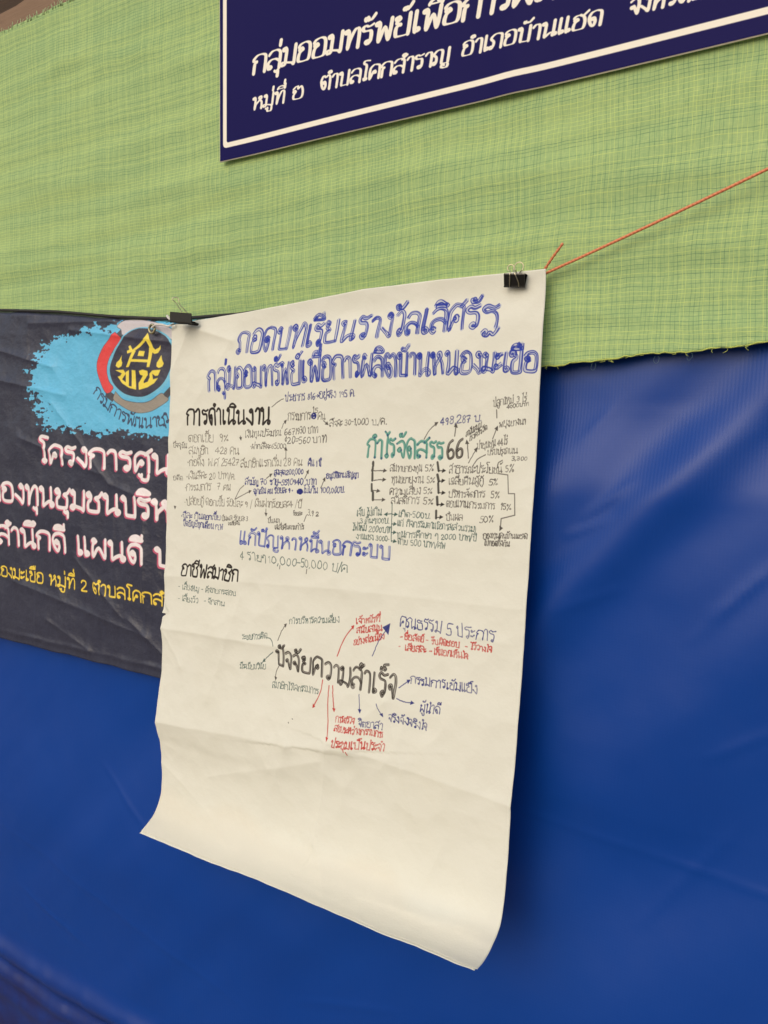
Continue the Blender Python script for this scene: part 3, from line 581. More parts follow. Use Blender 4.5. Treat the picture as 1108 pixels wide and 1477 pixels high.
def make_banner_image():
    rng = np.random.default_rng(3)
    ppm = 1150
    W_, H_ = 1.62, .88
    S = Sheet(W_, H_, ppm, (.016, .017, .036))
    Y, X = np.mgrid[0:S.H, 0:S.W].astype(np.float32)/ppm
    # cyan brush splash with a torn dry-brush edge
    dom = [[1.039, 0.193], [0.443, 0.124]]
    cx_, cy_ = dom[0]; rx, ry = dom[1]
    e = ((X-cx_)/rx); f = ((Y-cy_)/ry)
    d = np.maximum(np.abs(e), np.abs(f)+.08*np.abs(e))*.55+.45*np.sqrt(e*e+f*f)
    n = fbm(X*9, Y*22, 21, 3)*.10 + fbm(X*45, Y*140, 22, 3)*.13 + fbm(X*150, Y*200, 23, 2)*.07
    c = np.clip((1.0-d-n*1.0)*60, 0, 1)
    S.a += (np.array([.12, .54, .86], np.float32)-S.a)*c[..., None]
    EC = {'dark': (.05, .045, .05), 'white': (.62, .58, .62), 'red': (.82, .05, .04), 'grey': (.33, .29, .24),
          'cyanl': (.16, .55, .80), 'ink': (.022, .018, .035), 'yel': (.95, .77, .06)}
    for nm, P in EMBLEM:
        P = np.array(P)
        q = smooth(np.r_[P, P[:1]], 4) if nm in ('white', 'red', 'grey', 'cyanl', 'ink') else P
        if nm in ('white', 'red', 'grey'):
            S.stroke(np.r_[q, q[:1]], .0009, (.03, .03, .04))
        S.poly(q, EC[nm])
    # curved name under the emblem
    ring = 'กรมการพัฒนาชุมชน'
    A = np.array([[0.8235, 0.2174], [0.8477, 0.2387], [0.8791, 0.2597], [0.9162, 0.2783], [0.9527, 0.2905], [0.9944, 0.2956], [1.0352, 0.2924], [1.0694, 0.283], [1.1028, 0.2673], [1.1301, 0.2466]])
    A = smooth(A, 16); dl = np.r_[0, np.cumsum(np.hypot(*(A[1:]-A[:-1]).T))]
    ss, Wt = layout(ring, rng, 0)
    Ls = 0.3396
    for s in ss:
        q = smooth(s, 5); t = q[:, 0]/Wt*Ls
        bx = np.interp(t, dl, A[:, 0]); by = np.interp(t, dl, A[:, 1])
        tm = float(q[:, 0].mean()/Wt*Ls); ex = np.interp(tm+.002, dl, A[:, 0])-np.interp(tm-.002, dl, A[:, 0]); ey = np.interp(tm+.002, dl, A[:, 1])-np.interp(tm-.002, dl, A[:, 1])
        L = math.hypot(ex, ey)+1e-9; nx, ny = ey/L, -ex/L
        h = q[:, 1]/10*.021
        S.stroke(np.c_[bx+nx*h, by+ny*h], .0016, (.02, .03, .08))
    for pss in (0, 1, 2):
        for st, text, u0, v0, u1, v1, h0, h1 in BANNER_WORDS:
            P = place(text, u0, v0, u1, v1, h0, h1, rng, 0, slant=.0, up=1.3)
            hh = (h0+h1)/2
            for q in P:
                if st == 'w':
                    q = q*[1, 1]
                    if pss == 0: S.stroke(q+[-.0035, .003], hh*.110, (.62, .10, .19))
                    elif pss == 1: S.stroke(q+[-.0015, .0015], hh*.113, (.62, .10, .19))
                    else: S.stroke(q, hh*.102, (.93, .87, .90))
                else:
                    if pss == 0: S.stroke(q, hh*.17, (.03, .02, .02))
                    elif pss == 2: S.stroke(q, hh*.085, (.95, .70, .05))
    return S

def make_sign_image():
    rng = np.random.default_rng(5)
    ppm = 1500
    W_, H_ = 1.10, .62
    S = Sheet(W_, H_, ppm, (.010, .008, .090))
    def rr(x0, y0, x1, y1, r):
        p = []
        for cx_, cy_, a0 in ((x1-r, y0+r, -90), (x1-r, y1-r, 0), (x0+r, y1-r, 90), (x0+r, y0+r, 180)):
            for k in range(7):
                a = math.radians(a0+15*k); p.append((cx_+r*math.cos(a), cy_+r*math.sin(a)))
        return p
    CR = (.92, .89, .80)
    S.poly(rr(.0075, .022, W_-.0075, H_-.0225, .008), CR)
    S.poly(rr(.0165, .031, W_-.0165, H_-.0315, .004), (.010, .008, .090))
    for st, text, u0, v0, u1, v1, h0, h1 in SIGN_WORDS:
        hh = (h0+h1)/2
        for q in place(text, u0, v0+H_, u1, v1+H_, h0, h1, rng, 0, slant=.16, up=.7):
            # flat-pen lettering: thick uprights, thin cross strokes
            d = np.gradient(q, axis=0); a = np.abs(d[:, 1])/(np.hypot(*d.T)+1e-9)
            a = np.convolve(np.r_[a[:1], a, a[-1:]], [.25, .5, .25], 'valid')
            S.stroke(q, hh*(.038+.09*a), CR)
    return S
# ---------------------------------------------------------------- object helpers
def tag(o, label=None, cat=None, group=None, kind=None):
    if label: o['label'] = label
    if cat: o['category'] = cat
    if group: o['group'] = group
    if kind: o['kind'] = kind
    return o
def link(o, parent=None):
    col.objects.link(o)
    if parent is not None:
        o.parent = parent; o.matrix_parent_inverse = parent.matrix_basis.inverted()
    return o
def empty(name, loc=(0, 0, 0)):
    o = bpy.data.objects.new(name, None); o.location = loc; o.empty_display_size = .05
    return link(o)
def mesh_obj(name, V, F, mat, parent=None, smooth_=True, uv=None):
    me = bpy.data.meshes.new(name); me.from_pydata([tuple(map(float, v)) for v in V], [], F); me.update()
    if uv is not None:
        l = me.uv_layers.new(name='UVMap')
        idx = np.empty(len(me.loops), np.int32); me.loops.foreach_get('vertex_index', idx)
        l.data.foreach_set('uv', np.asarray(uv, np.float32)[idx].ravel())
    if smooth_: me.polygons.foreach_set('use_smooth', [True]*len(me.polygons))
    me.materials.append(mat)
    return link(bpy.data.objects.new(name, me), parent)
def grid(name, fn, nu, nv, mat, parent=None, thick=0.0, uvfn=None):
    """fn(u, v) -> x, y, z over the unit square, v downwards; thick closes the sheet behind"""
    u, v = np.meshgrid(np.linspace(0, 1, nu+1), np.linspace(0, 1, nv+1))
    x, y, z = fn(u, v)
    P = np.stack([x+0*u, y+0*u, z+0*u], -1)
    UV = np.stack([u, 1-v] if uvfn is None else list(uvfn(u, v, P)), -1).reshape(-1, 2)
    n = (nu+1)*(nv+1); i = np.arange(n).reshape(nv+1, nu+1)
    F = np.stack([i[:-1, :-1], i[1:, :-1], i[1:, 1:], i[:-1, 1:]], -1).reshape(-1, 4)
    V = P.reshape(-1, 3)
    F = F.tolist()
    if thick:
        du = np.gradient(P, axis=1); dv = np.gradient(P, axis=0); N = np.cross(du, dv); N /= np.linalg.norm(N, axis=-1, keepdims=True)+1e-12
        if N[..., 1].mean() > 0: N = -N
        B = (P-N*thick).reshape(-1, 3)
        V = np.concatenate([V, B]); UV = np.concatenate([UV, UV])
        F += [[a+n for a in reversed(f)] for f in F]
        ring = list(i[0, :]) + list(i[1:, -1]) + list(i[-1, -2::-1]) + list(i[-2:0:-1, 0])
        for k in range(len(ring)):
            a, b = int(ring[k-1]), int(ring[k]); F.append([a, b, b+n, a+n])
    return mesh_obj(name, V, F, mat, parent, True, UV)
def tube_vf(P, r, seg=8, closed=False):
    P = [Vector(p) for p in P]; V = []; F = []; m = len(P)
    up = Vector((0.12, .31, .94)); prev = None
    for k in range(m):
        a = P[k-1] if (k > 0 or closed) else P[k]; b = P[(k+1) % m] if (k < m-1 or closed) else P[k]
        t = (b-a).normalized()
        s = t.cross(prev if prev is not None else up)
        if prev is None:
            s = t.cross(up).normalized()
        else:
            s = (prev - t*prev.dot(t)).normalized()
        w = t.cross(s).normalized(); prev = s
        rr = r[k] if hasattr(r, '__len__') else r
        for j in range(seg):
            an = 2*math.pi*j/seg; V.append(P[k]+(s*math.cos(an)+w*math.sin(an))*rr)
    for k in range(m if closed else m-1):
        for j in range(seg):
            a = k*seg+j; b = k*seg+(j+1) % seg; c = ((k+1) % m)*seg+(j+1) % seg; d = ((k+1) % m)*seg+j
            F.append([a, b, c, d])
    if not closed:
        F.append(list(range(seg))[::-1]); F.append([(m-1)*seg+j for j in range(seg)])
    return V, F
def tube(name, P, r, mat, parent=None, seg=8, closed=False):
    V, F = tube_vf(P, r, seg, closed); return mesh_obj(name, V, F, mat, parent)
def box_vf(x0, x1, y0, y1, z0, z1):
    V = [(x, y, z) for x in (x0, x1) for y in (y0, y1) for z in (z0, z1)]
    return V, [[0, 1, 3, 2], [4, 6, 7, 5], [0, 4, 5, 1], [2, 3, 7, 6], [0, 2, 6, 4], [1, 5, 7, 3]]
def spline(P, n=8):
    return smooth(np.array(P, float), n)

# ---------------------------------------------------------------- materials
class NT:
    def __init__(s, name):
        s.m = bpy.data.materials.new(name); s.m.use_nodes = True; s.t = s.m.node_tree; s.b = s.t.nodes['Principled BSDF']
    def n(s, kind, **kw):
        x = s.t.nodes.new('ShaderNode'+kind)
        for k, v in kw.items():
            if hasattr(x, k): setattr(x, k, v)
            else: x.inputs[k.replace('_', ' ')].default_value = v
        return x
    def l(s, a, b): s.t.links.new(a, b)
    def math(s, op, a, b=None, c=None, clamp=False):
        x = s.t.nodes.new('ShaderNodeMath'); x.operation = op; x.use_clamp = clamp
        for i, q in enumerate((a, b, c)):
            if q is None: continue
            if isinstance(q, (int, float)): x.inputs[i].default_value = q
            else: s.l(q, x.inputs[i])
        return x.outputs[0]
    def mix(s, f, a, b):
        x = s.t.nodes.new('ShaderNodeMix'); x.data_type = 'RGBA'
        for i, q in ((0, f), (6, a), (7, b)):
            if isinstance(q, (int, float)): x.inputs[i].default_value = q
            elif isinstance(q, tuple): x.inputs[i].default_value = (*q, 1)
            else: s.l(q, x.inputs[i])
        return x.outputs[2]
    def coord(s, kind='Object', scale=(1, 1, 1)):
        tc = s.n('TexCoord'); mp = s.n('Mapping'); mp.inputs['Scale'].default_value = scale
        s.l(tc.outputs[kind], mp.inputs['Vector']); return mp.outputs[0]
    def noise(s, vec, scale, detail=3, rough=.5, out='Fac'):
        x = s.n('TexNoise'); x.inputs['Scale'].default_value = scale; x.inputs['Detail'].default_value = detail; x.inputs['Roughness'].default_value = rough
        s.l(vec, x.inputs['Vector']); return x.outputs[out]
    def bump(s, h, strength=.3, dist=.001, prev=None):
        x = s.n('Bump'); x.inputs['Strength'].default_value = strength; x.inputs['Distance'].default_value = dist
        s.l(h, x.inputs['Height'])
        if prev is not None: s.l(prev, x.inputs['Normal'])
        s.l(x.outputs[0], s.b.inputs['Normal']); return x.outputs[0]
    def set(s, **kw):
        for k, v in kw.items():
            s.b.inputs[k.replace('_', ' ')].default_value = (*v, 1) if isinstance(v, tuple) else v
        return s
def to_image(name, S):
    a = np.ones((S.H, S.W, 4), np.float32)
    c = np.clip(S.a[::-1], 0, 1)
    a[..., :3] = np.where(c <= .0031308, c*12.92, 1.055*np.power(c, 1/2.4)-.055)
    im = bpy.data.images.new(name, S.W, S.H); im.pixels.foreach_set(a.ravel()); im.update(); im.pack()
    return im

def mat_paper():
    t = NT('flip_chart_paper').set(Roughness=.78, Specular_IOR_Level=.25)
    im = t.n('TexImage'); im.image = to_image('handwriting_print', make_paper_image()); im.interpolation = 'Cubic'
    uv = t.n('UVMap'); t.l(uv.outputs[0], im.inputs[0])
    c = t.coord('Object')
    n1 = t.noise(c, 9, 4, .6)
    t.l(im.outputs[0], t.b.inputs['Base Color'])
    b = t.bump(t.noise(c, 420, 3, .6), .12, .0004)
    b = t.bump(t.noise(c, 38, 5, .6), .33, .004, b)
    return t.m
def mat_plain_paper():
    t = NT('blank_paper').set(Base_Color=(.745, .757, .69), Roughness=.8)
    t.bump(t.noise(t.coord('Object'), 420, 3), .12, .0004)
    return t.m
def mat_banner():
    t = NT('printed_vinyl').set(Roughness=.34, Specular_IOR_Level=.5)
    im = t.n('TexImage'); im.image = to_image('banner_print', make_banner_image()); im.interpolation = 'Cubic'
    uv = t.n('UVMap'); t.l(uv.outputs[0], im.inputs[0])
    c = t.coord('Object')
    sheen_tint = t.math('MULTIPLY', t.noise(t.coord('Object', (6, 6, 1.2)), 9, 5, .65), .07)  # bluish sheen of the vinyl painted into the print colour, broken up by noise
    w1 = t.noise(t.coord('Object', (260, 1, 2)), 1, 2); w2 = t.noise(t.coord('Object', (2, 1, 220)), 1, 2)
    sheen_tint = t.math('ADD', sheen_tint, t.math('MULTIPLY', t.math('ADD', w1, w2), .035))
    t.l(t.mix(sheen_tint, im.outputs[0], (.28, .34, .55)), t.b.inputs['Base Color'])
    t.l(t.math('MULTIPLY_ADD', t.noise(c, 14, 4, .6), .3, .22), t.b.inputs['Roughness'])
    b = t.bump(t.noise(c, 26, 5, .6), .65, .006)
    t.bump(t.math('ADD', w1, w2), .25, .0005, b)
    return t.m
def mat_sign():
    t = NT('printed_sign').set(Roughness=.5, Specular_IOR_Level=.06)
    im = t.n('TexImage'); im.image = to_image('sign_print', make_sign_image()); im.interpolation = 'Cubic'
    uv = t.n('UVMap'); t.l(uv.outputs[0], im.inputs[0])
    c = t.coord('Object')
    sc = t.noise(t.coord('Object', (1, 1, .3)), 60, 6, .75)
    f = t.math('MULTIPLY', t.math('SUBTRACT', sc, .72, clamp=True), 1.2)
    t.l(t.mix(f, im.outputs[0], (.35, .34, .36)), t.b.inputs['Base Color'])
    t.bump(t.noise(c, 18, 3, .5), .12, .002)
    return t.m
def mat_tarp():
    t = NT('blue_tarpaulin').set(Roughness=.46, Specular_IOR_Level=.32)
    c = t.coord('Object')
    n = t.noise(c, 2.3, 5, .6)
    base = t.mix(n, (.0006, .040, .270), (.0016, .054, .330))
    scuff = t.math('MULTIPLY', t.math('SUBTRACT', t.noise(t.coord('Object', (1, 1, .45)), 34, 8, .8), .66, clamp=True), .9)
    low = t.noise(c, 1.6, 2, .5)
    scuff = t.math('MULTIPLY', scuff, low)
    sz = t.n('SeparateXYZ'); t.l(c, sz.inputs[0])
    foot = t.math('MULTIPLY', t.math('SUBTRACT', 1.0, t.math('DIVIDE', t.math('SUBTRACT', sz.outputs[2], .25), .16), clamp=True), t.math('MULTIPLY_ADD', t.noise(c, 7, 5, .65), 1.6, -.1, clamp=True))  # dirt and dark purple reflections on the foot rolls, both painted into the colour
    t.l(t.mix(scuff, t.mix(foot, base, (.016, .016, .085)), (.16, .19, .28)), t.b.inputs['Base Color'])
    rib = t.n('TexWave', wave_type='BANDS', bands_direction='X'); rib.inputs['Scale'].default_value = 62; rib.inputs['Distortion'].default_value = .4
    t.l(c, rib.inputs['Vector'])
    rib2 = t.n('TexWave', wave_type='BANDS', bands_direction='Z'); rib2.inputs['Scale'].default_value = 70; rib2.inputs['Distortion'].default_value = .4
    t.l(c, rib2.inputs['Vector'])
    t.l(t.math('MULTIPLY_ADD', t.noise(c, 5, 5, .6), .20, .28), t.b.inputs['Roughness'])
    b = t.bump(t.math('ADD', rib.outputs[1], t.math('MULTIPLY', rib2.outputs[1], .25)), .10, .0006)
    t.bump(t.noise(c, 11, 4, .5), .25, .003, b)
    return t.m
def mat_net():
    t = NT('green_shade_fabric').set(Roughness=.75, Specular_IOR_Level=.2)
    tc = t.n('TexCoord'); sp = t.n('SeparateXYZ'); t.l(tc.outputs['UV'], sp.inputs[0])
    warp = t.n('TexNoise'); warp.inputs['Scale'].default_value = 7; warp.inputs['Detail'].default_value = 3; t.l(tc.outputs['UV'], warp.inputs['Vector'])
    ws = t.n('SeparateColor'); t.l(warp.outputs['Color'], ws.inputs[0])
    X = t.math('MULTIPLY_ADD', ws.outputs[0], .016, sp.outputs[0]); Y = t.math('MULTIPLY_ADD', ws.outputs[1], .02, sp.outputs[1])
    def lines(c, other, pitch, width, seed):
        q = t.math('DIVIDE', c, pitch); i = t.math('FLOOR', q); f = t.math('FRACT', q)
        wn_ = t.n('TexWhiteNoise', noise_dimensions='1D'); t.l(t.math('ADD', i, seed), wn_.inputs['W'])
        s2 = t.n('SeparateColor'); t.l(wn_.outputs['Color'], s2.inputs[0])
        cen = t.math('MULTIPLY_ADD', s2.outputs[1], .5, .25)
        d = t.math('ABSOLUTE', t.math('SUBTRACT', f, cen))
        m = t.math('SUBTRACT', 1.0, t.math('DIVIDE', d, width), clamp=True)
        m = t.math('MINIMUM', t.math('MULTIPLY', m, 1.8), 1.0)
        # the thread dips in and out of the weave along its length
        cb = t.n('CombineXYZ'); t.l(t.math('MULTIPLY', other, 26), cb.inputs[0]); t.l(t.math('MULTIPLY', i, 7.31), cb.inputs[1])
        nz = t.noise(cb.outputs[0], 1, 4, .7)
        fade = t.math('MULTIPLY_ADD', nz, 2.2, -.35, clamp=True)
        kind = s2.outputs[0]
        yel = t.math('MULTIPLY', t.math('MULTIPLY', m, fade), t.math('LESS_THAN', kind, .42))
        drk = t.math('MULTIPLY', t.math('MULTIPLY', m, fade), t.math('GREATER_THAN', kind, .50))
        return yel, drk
    y1, d1 = lines(X, Y, .0060, .10, 3.0); y2, d2 = lines(Y, X, .0062, .10, 91.0)
    # fine weave of tapes
    def weave(sx, sy):
        mp = t.n('Mapping'); mp.inputs['Scale'].default_value = (sx, sy, 1); t.l(tc.outputs['UV'], mp.inputs[0]); return t.noise(mp.outputs[0], 1, 2, .6)
    wv = weave(560, 60); wh = weave(75, 560); big = t.noise(tc.outputs['UV'], 4.5, 4, .55); blot = t.noise(tc.outputs['UV'], 90, 3, .6)
    base = t.mix(big, (.290, .450, .205), (.420, .575, .250))
    base = t.mix(t.math('MULTIPLY', t.math('SUBTRACT', wv, .42, clamp=True), 2.2), base, (.25, .41, .19))
    base = t.mix(t.math('MULTIPLY', t.math('SUBTRACT', wh, .5, clamp=True), 2.2), base, (.52, .65, .27))
    base = t.mix(t.math('MULTIPLY', t.math('SUBTRACT', blot, .55, clamp=True), 1.2), base, (.50, .61, .26))
    base = t.mix(t.math('MULTIPLY', d1, .62), base, (.09, .21, .12)); base = t.mix(t.math('MULTIPLY', d2, .70), base, (.08, .20, .12))
    base = t.mix(t.math('MULTIPLY', y1, .58), base, (.64, .76, .24)); base = t.mix(t.math('MULTIPLY', y2, .60), base, (.64, .76, .24))
    t.l(base, t.b.inputs['Base Color'])
    h = t.math('ADD', t.math('ADD', wv, wh), t.math('ADD', y1, y2))
    t.bump(h, .35, .0008)
    return t.m
def flat(name, c, rough=.5, metal=0.0, bump=0, bs=200, bd=.0005, spec=.5):
    t = NT(name).set(Base_Color=c, Roughness=rough, Metallic=metal, Specular_IOR_Level=spec)
    cc = t.coord('Object'); n = t.noise(cc, bs*.4+5, 4, .6)
    t.l(t.mix(n, tuple(x*.82 for x in c), tuple(min(1, x*1.15) for x in c)), t.b.inputs['Base Color'])
    if bump: t.bump(t.noise(cc, bs, 4, .6), bump, bd)
    return t.m
def mat_wood(name, a, b):
    t = NT(name).set(Roughness=.8)
    c = t.coord('Object', (2.2, 18, 18)); n = t.noise(c, 3, 6, .65); k = t.noise(t.coord('Object', (1, 60, 60)), 5, 4, .7)
    t.l(t.mix(t.math('MULTIPLY_ADD', n, .7, t.math('MULTIPLY', k, .3)), a, b), t.b.inputs['Base Color'])
    t.bump(t.math('ADD', n, k), .5, .003)
    return t.m

# ---------------------------------------------------------------- the setting
m_ground = flat('packed_earth', (.26, .21, .16), .95, 0, .6, 14, .02)
def ground_fn(u, v):
    X = -60+120*u; Y = -60+120*v; return X, Y, .012*fbm(X*1.5, Y*1.5, 4, 3)-.012
g = grid('ground', lambda u, v: ground_fn(u, 1-v), 160, 160, m_ground); tag(g, kind='structure')

m_old = mat_wood('old_timber', (.020, .011, .006), (.075, .040, .018))
for k in range(34):
    z0 = .02 + k*.1
    V, F = box_vf(-4.2, 2.2, .150+.004*math.sin(k*2.1), .172, z0, z0+.094)
    if k == 0:
        wall = empty('wall', (-1, .16, 0)); tag(wall, kind='structure')
    mesh_obj('board', V, F, m_old, wall, False)

# the horizontal batten the shade fabric is fixed to, seen at the top left corner
m_beam = mat_wood('brown_batten', (.17, .105, .066), (.30, .20, .135))
bv = []; nb = 90
def beam_fn(k):
    return .0025*math.sin(k*.7)+.0016*math.sin(k*1.9+1)
V = []; F = []
for k in range(nb+1):
    x = -3.2+4.2*k/nb; e = beam_fn(k); f = beam_fn(k*1.3+5)
    prof = [(.002, 2.615), (.010+e*.3, 2.612), (.062, 2.612), (.062, 2.714+f), (.008, 2.716+f), (.001+e*.3, 2.710+f)]
    V += [(x, p[0], p[1]) for p in prof]
for k in range(nb):
    for j in range(6):
        a = k*6+j; b = k*6+(j+1) % 6; F.append([a, b, b+6, a+6])
F += [list(range(6))[::-1], [nb*6+j for j in range(6)]]
beam = mesh_obj('wooden_batten', V, F, m_beam, None, False)
tag(beam, 'brown wooden batten running along the top edge of the green shade fabric', 'batten')

# ---------------------------------------------------------------- blue tarpaulin
def tarp_y(x, z):
    q_ = np.clip((1.15-z)/.45, 0, 1); y = .018-.048*q_*q_*(3-2*q_)
    qa = np.clip((x+.78)/.22, 0, 1); qb = np.clip((1.77-z)/.15, 0, 1); qc = qa*qa*(3-2*qa)*qb*qb*(3-2*qb); y = y-.022*qc*(1-.8*q_)
    def rd(x0, z0, x1, z1, w, h, p=2):
        s, t_, d = seg_d(x, z, x0, z0, x1, z1)
        if p < 2:                                  # pressed creases die away towards both ends
            return h*np.exp(-(np.abs(s)/w)**p)*np.clip(1-(2*t_-1)**2, 0, 1)
        return h*np.exp(-(d/w)**p)
    o = 0
    o = o + rd(-.62, 1.20, .05, 1.955, .042, .016)              # the long diagonal swell
    o = o + rd(-.50, 1.52, -.05, 2.02, .060, .008)
    o = o + rd(-.30, 1.18, .10, 1.62, .085, .010)
    o = o + rd(-.52, .62, .05, 1.16, .10, .007)
    o = o + rd(-.36, 1.585, -.27, 1.660, .006, .0032, 1.3) + rd(-.385, 1.56, -.30, 1.60, .005, .0024, 1.3)
    o = o + rd(-.17, 1.46, -.08, 1.56, .006, .0034, 1.2) + rd(-.20, 1.42, -.13, 1.50, .006, .0012, 1.2)
    o = o + rd(-.50, 1.115, .2, 1.08, .004, .0013, 1.1)          # pressed crease
    o = o + rd(-2.0, .72, -.9, .52, .005, .0012, 1.1)
    o = o + .010*fbm(x*1.3+2, z*1.1, 31, 3) + .0022*fbm(x*6, z*5, 37, 3)
    o = o + .006*fbm((x+z)*1.2, (x-z)*5.5, 41, 2)
    mk = np.clip(vnoise(x*2.1, z*2.3, 77)*1.4, 0, 1)
    o = o + mk*.0035*(facets(x+.02*vnoise(x*9, z*9, 71), z*1.3-x*.6, .16, 73)-.4)
    for a, b, c2, d2, h2 in ((-1.5, .95, -1.25, .80, .002), (-.25, .98, -.10, 1.20, .002), (-.9, .60, -.62, .70, .0018), (-.40, 1.44, -.28, 1.50, .0016), (-.33, .74, -.16, .80, .0018), (-.17, 1.26, -.07, 1.33, .002), (-1.8, .55, -1.5, .48, .0022), (-.37, 1.70, -.30, 1.78, .0018)):
        o = o + rd(a, b, c2, d2, .005, h2, 1.15)
    # slack rolled up along the foot
    zf = z - .012*np.sin(x*3.1) - .008*np.sin(x*9+1)
    o = o + .018*np.exp(-((zf-.335)/.030)**2) + .011*np.exp(-((zf-.262)/.020)**2) + .008*np.exp(-((zf-.205)/.022)**2) - .004*np.exp(-((zf-.295)/.012)**2)
    o = o + .0022*np.exp(-((zf-.30)/.06)**2)*vnoise(x*30+z*9, z*14, 6)
    lim = np.interp(z, [1.0, 1.16, 1.74, 1.80], [-.09, -.010, -.010, .003])-.026*qc
    y = y - o
    return lim + np.logaddexp(0, (y-lim)/.003)*.003
def tarp_fn(u, v):
    x = -3.3+4.5*u; z = 2.45-(2.45-.004)*v
    return x, tarp_y(x, z), z
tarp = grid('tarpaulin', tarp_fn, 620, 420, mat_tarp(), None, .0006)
tag(tarp, 'blue plastic tarpaulin hung as the backdrop below the green fabric, bunched along its foot', 'tarpaulin')

# ---------------------------------------------------------------- green shade fabric
def net_bot(x):
    return np.interp(x, [-3.3, -1.0, -.424, -.2535, -.116, .2, 1.2], [1.76, 1.80, 1.8186, 1.8293, 1.838, 1.85, 1.87]) + .0022*vnoise(x*38, x*0, 3) + .0012*vnoise(x*110, x*0, 5)
def net_top(x):
    return 2.662 + .0025*vnoise(x*30, x*0, 8) + .0015*vnoise(x*120, x*0, 9)
def net_fn(u, v):
    x = -3.3+4.5*u
    b = net_bot(x); t_ = net_top(x); z = t_+(b-t_)*v
    # long shallow drape folds that run along the cloth, and a flutter at the free hem
    sag = z+.035*np.sin((x+3)*1.4)+.02*vnoise(x*2.2, z*2, 5)
    w = .0013*np.sin(sag*52+2*vnoise(x*1.1, z*3, 7)) * (.4+.6*np.clip(vnoise(x*1.4+3, z*3.5, 12)+.5, 0, 1))
    w = w + .0006*np.sin(sag*118+3*vnoise(x*2.3, z*4, 17)) + .0016*fbm(x*7, z*16, 19, 3)
    for a, b2, c2, d2, h2, w2 in ((-.75, 2.16, .1, 2.02, .0035, .030), (-1.1, 2.02, -.1, 1.99, .003, .022), (-1.7, 2.30, -.9, 2.16, .0035, .035), (-1.9, 2.12, -1.1, 2.08, .003, .025), (-1.6, 2.55, -1.0, 2.42, .003, .03), (-.25, 1.98, .1, 1.90, .0025, .018), (-.40, 1.90, -.15, 1.86, .002, .012), (-1.75, 2.00, -1.3, 1.97, .0025, .012)):
        s_, t2, d_ = seg_d(x, z, a, b2, c2, d2); w = w + h2*np.exp(-(d_/w2)**1.6)
    hem = np.exp(-((z-b)/.05)**2)
    y = -.0065 - w*(1-.3*hem) - hem*.003*vnoise(x*13, z*0, 4) - .0016*np.exp(-((z-b-.004)/.003)**2)
    y = y - .004*hem
    return x, np.clip(y, -.0135, -.0012), z
net = grid('shade_fabric', net_fn, 900, 230, mat_net(), None, .0006, uvfn=lambda u, v, P: (P[..., 0], P[..., 2]+.010*np.sin(P[..., 0]*4)))
tag(net, 'light green woven shade fabric with yellow and dark threads above the blue tarpaulin', 'fabric')
m_thr = flat('yellow_green_thread', (.50, .58, .13), .7); m_thr3 = flat('dark_green_thread', (.08, .17, .20), .7); m_thr2 = flat('pale_green_thread', (.42, .55, .30), .7)
rnd = random.Random(4)
V = []; F = []
def add(vf):
    n = len(V); V.extend(vf[0]); F.extend([[i+n for i in f] for f in vf[1]])
xs = np.arange(-.62, .9, .004)
add(tube_vf([(x, -.0118+.0008*math.sin(x*210), float(net_bot(np.array(x)))+.0012+.0006*math.sin(x*330)) for x in xs], .0009, 5))
for k in range(28):
    x = rnd.uniform(-.45, .3); z = float(net_bot(np.array(x))); L = rnd.uniform(.0015, .006)
    add(tube_vf([(x, -.011, z+.001), (x+rnd.uniform(-.003, .003), -.013, z-L*.6), (x+rnd.uniform(-.006, .006), -.014, z-L)], .00035, 4))
mesh_obj('hem_thread', V, F, m_thr, net)
for px, pz in ((-.3435, 1.8205), (-.2115, 1.829), (-.255, 1.8265)):
    P = [(px+.0035*math.sin(a)*rnd.uniform(.8, 1.2), -.015-.002*math.cos(a), pz-.004-.0055*math.cos(a)) for a in np.linspace(-2.6, 2.6, 14)]
    tube('loose_thread', P, .00022, m_thr3, net, 5)
V = []; F = []
for k in range(300):
    x = rnd.uniform(-3.0, -1.2); z = float(net_top(np.array(x))); L = rnd.uniform(.002, .009)
    add(tube_vf([(x, -.008, z-.006), (x+rnd.uniform(-.002, .002), -.009, z), (x+rnd.uniform(-.004, .005), -.0085, z+L)], .0007, 4))
fr = mesh_obj('frayed_fringe', V, F, m_thr2, net); tag(fr, kind='stuff')

# ---------------------------------------------------------------- dark blue sign
SX0, SZ0, SW, SH = -1.0794, 2.2320, 1.10, .62
def sign_fn(u, v):
    x = SX0+SW*u; z = SZ0+SH*(1-v)-.0067*(u*SW/.94)**1.2
    y = -.0160-.0020*np.sin(u*7+.4)*np.exp(-((v-1)/.35)**2)-.0015*np.sin(u*3.3)-.003*np.exp(-((u-.54)/.03)**2)*np.exp(-((v-1)/.25)**2)-.010*np.clip(1-u/.12, 0, 1)**2*.4
    return x, y, z
sg = empty('name_sign', (SX0+SW/2, -.02, SZ0)); tag(sg, 'dark blue printed sign with white border and cream lettering fixed on the green fabric', 'sign')
grid('printed_face', sign_fn, 160, 60, mat_sign(), sg)
m_core = flat('sign_core', (.74, .70, .60), .6)
def sign_back(u, v):
    x, y, z = sign_fn(u, v); return x+0*u, y+.0006+0*u, z
grid('backing_sheet', lambda u, v: (lambda X: (X[0]+(u-.5)*.0028, X[1], X[2]-(v-.5)*.0030))(sign_back(u, v)), 160, 60, m_core, sg, .0016)

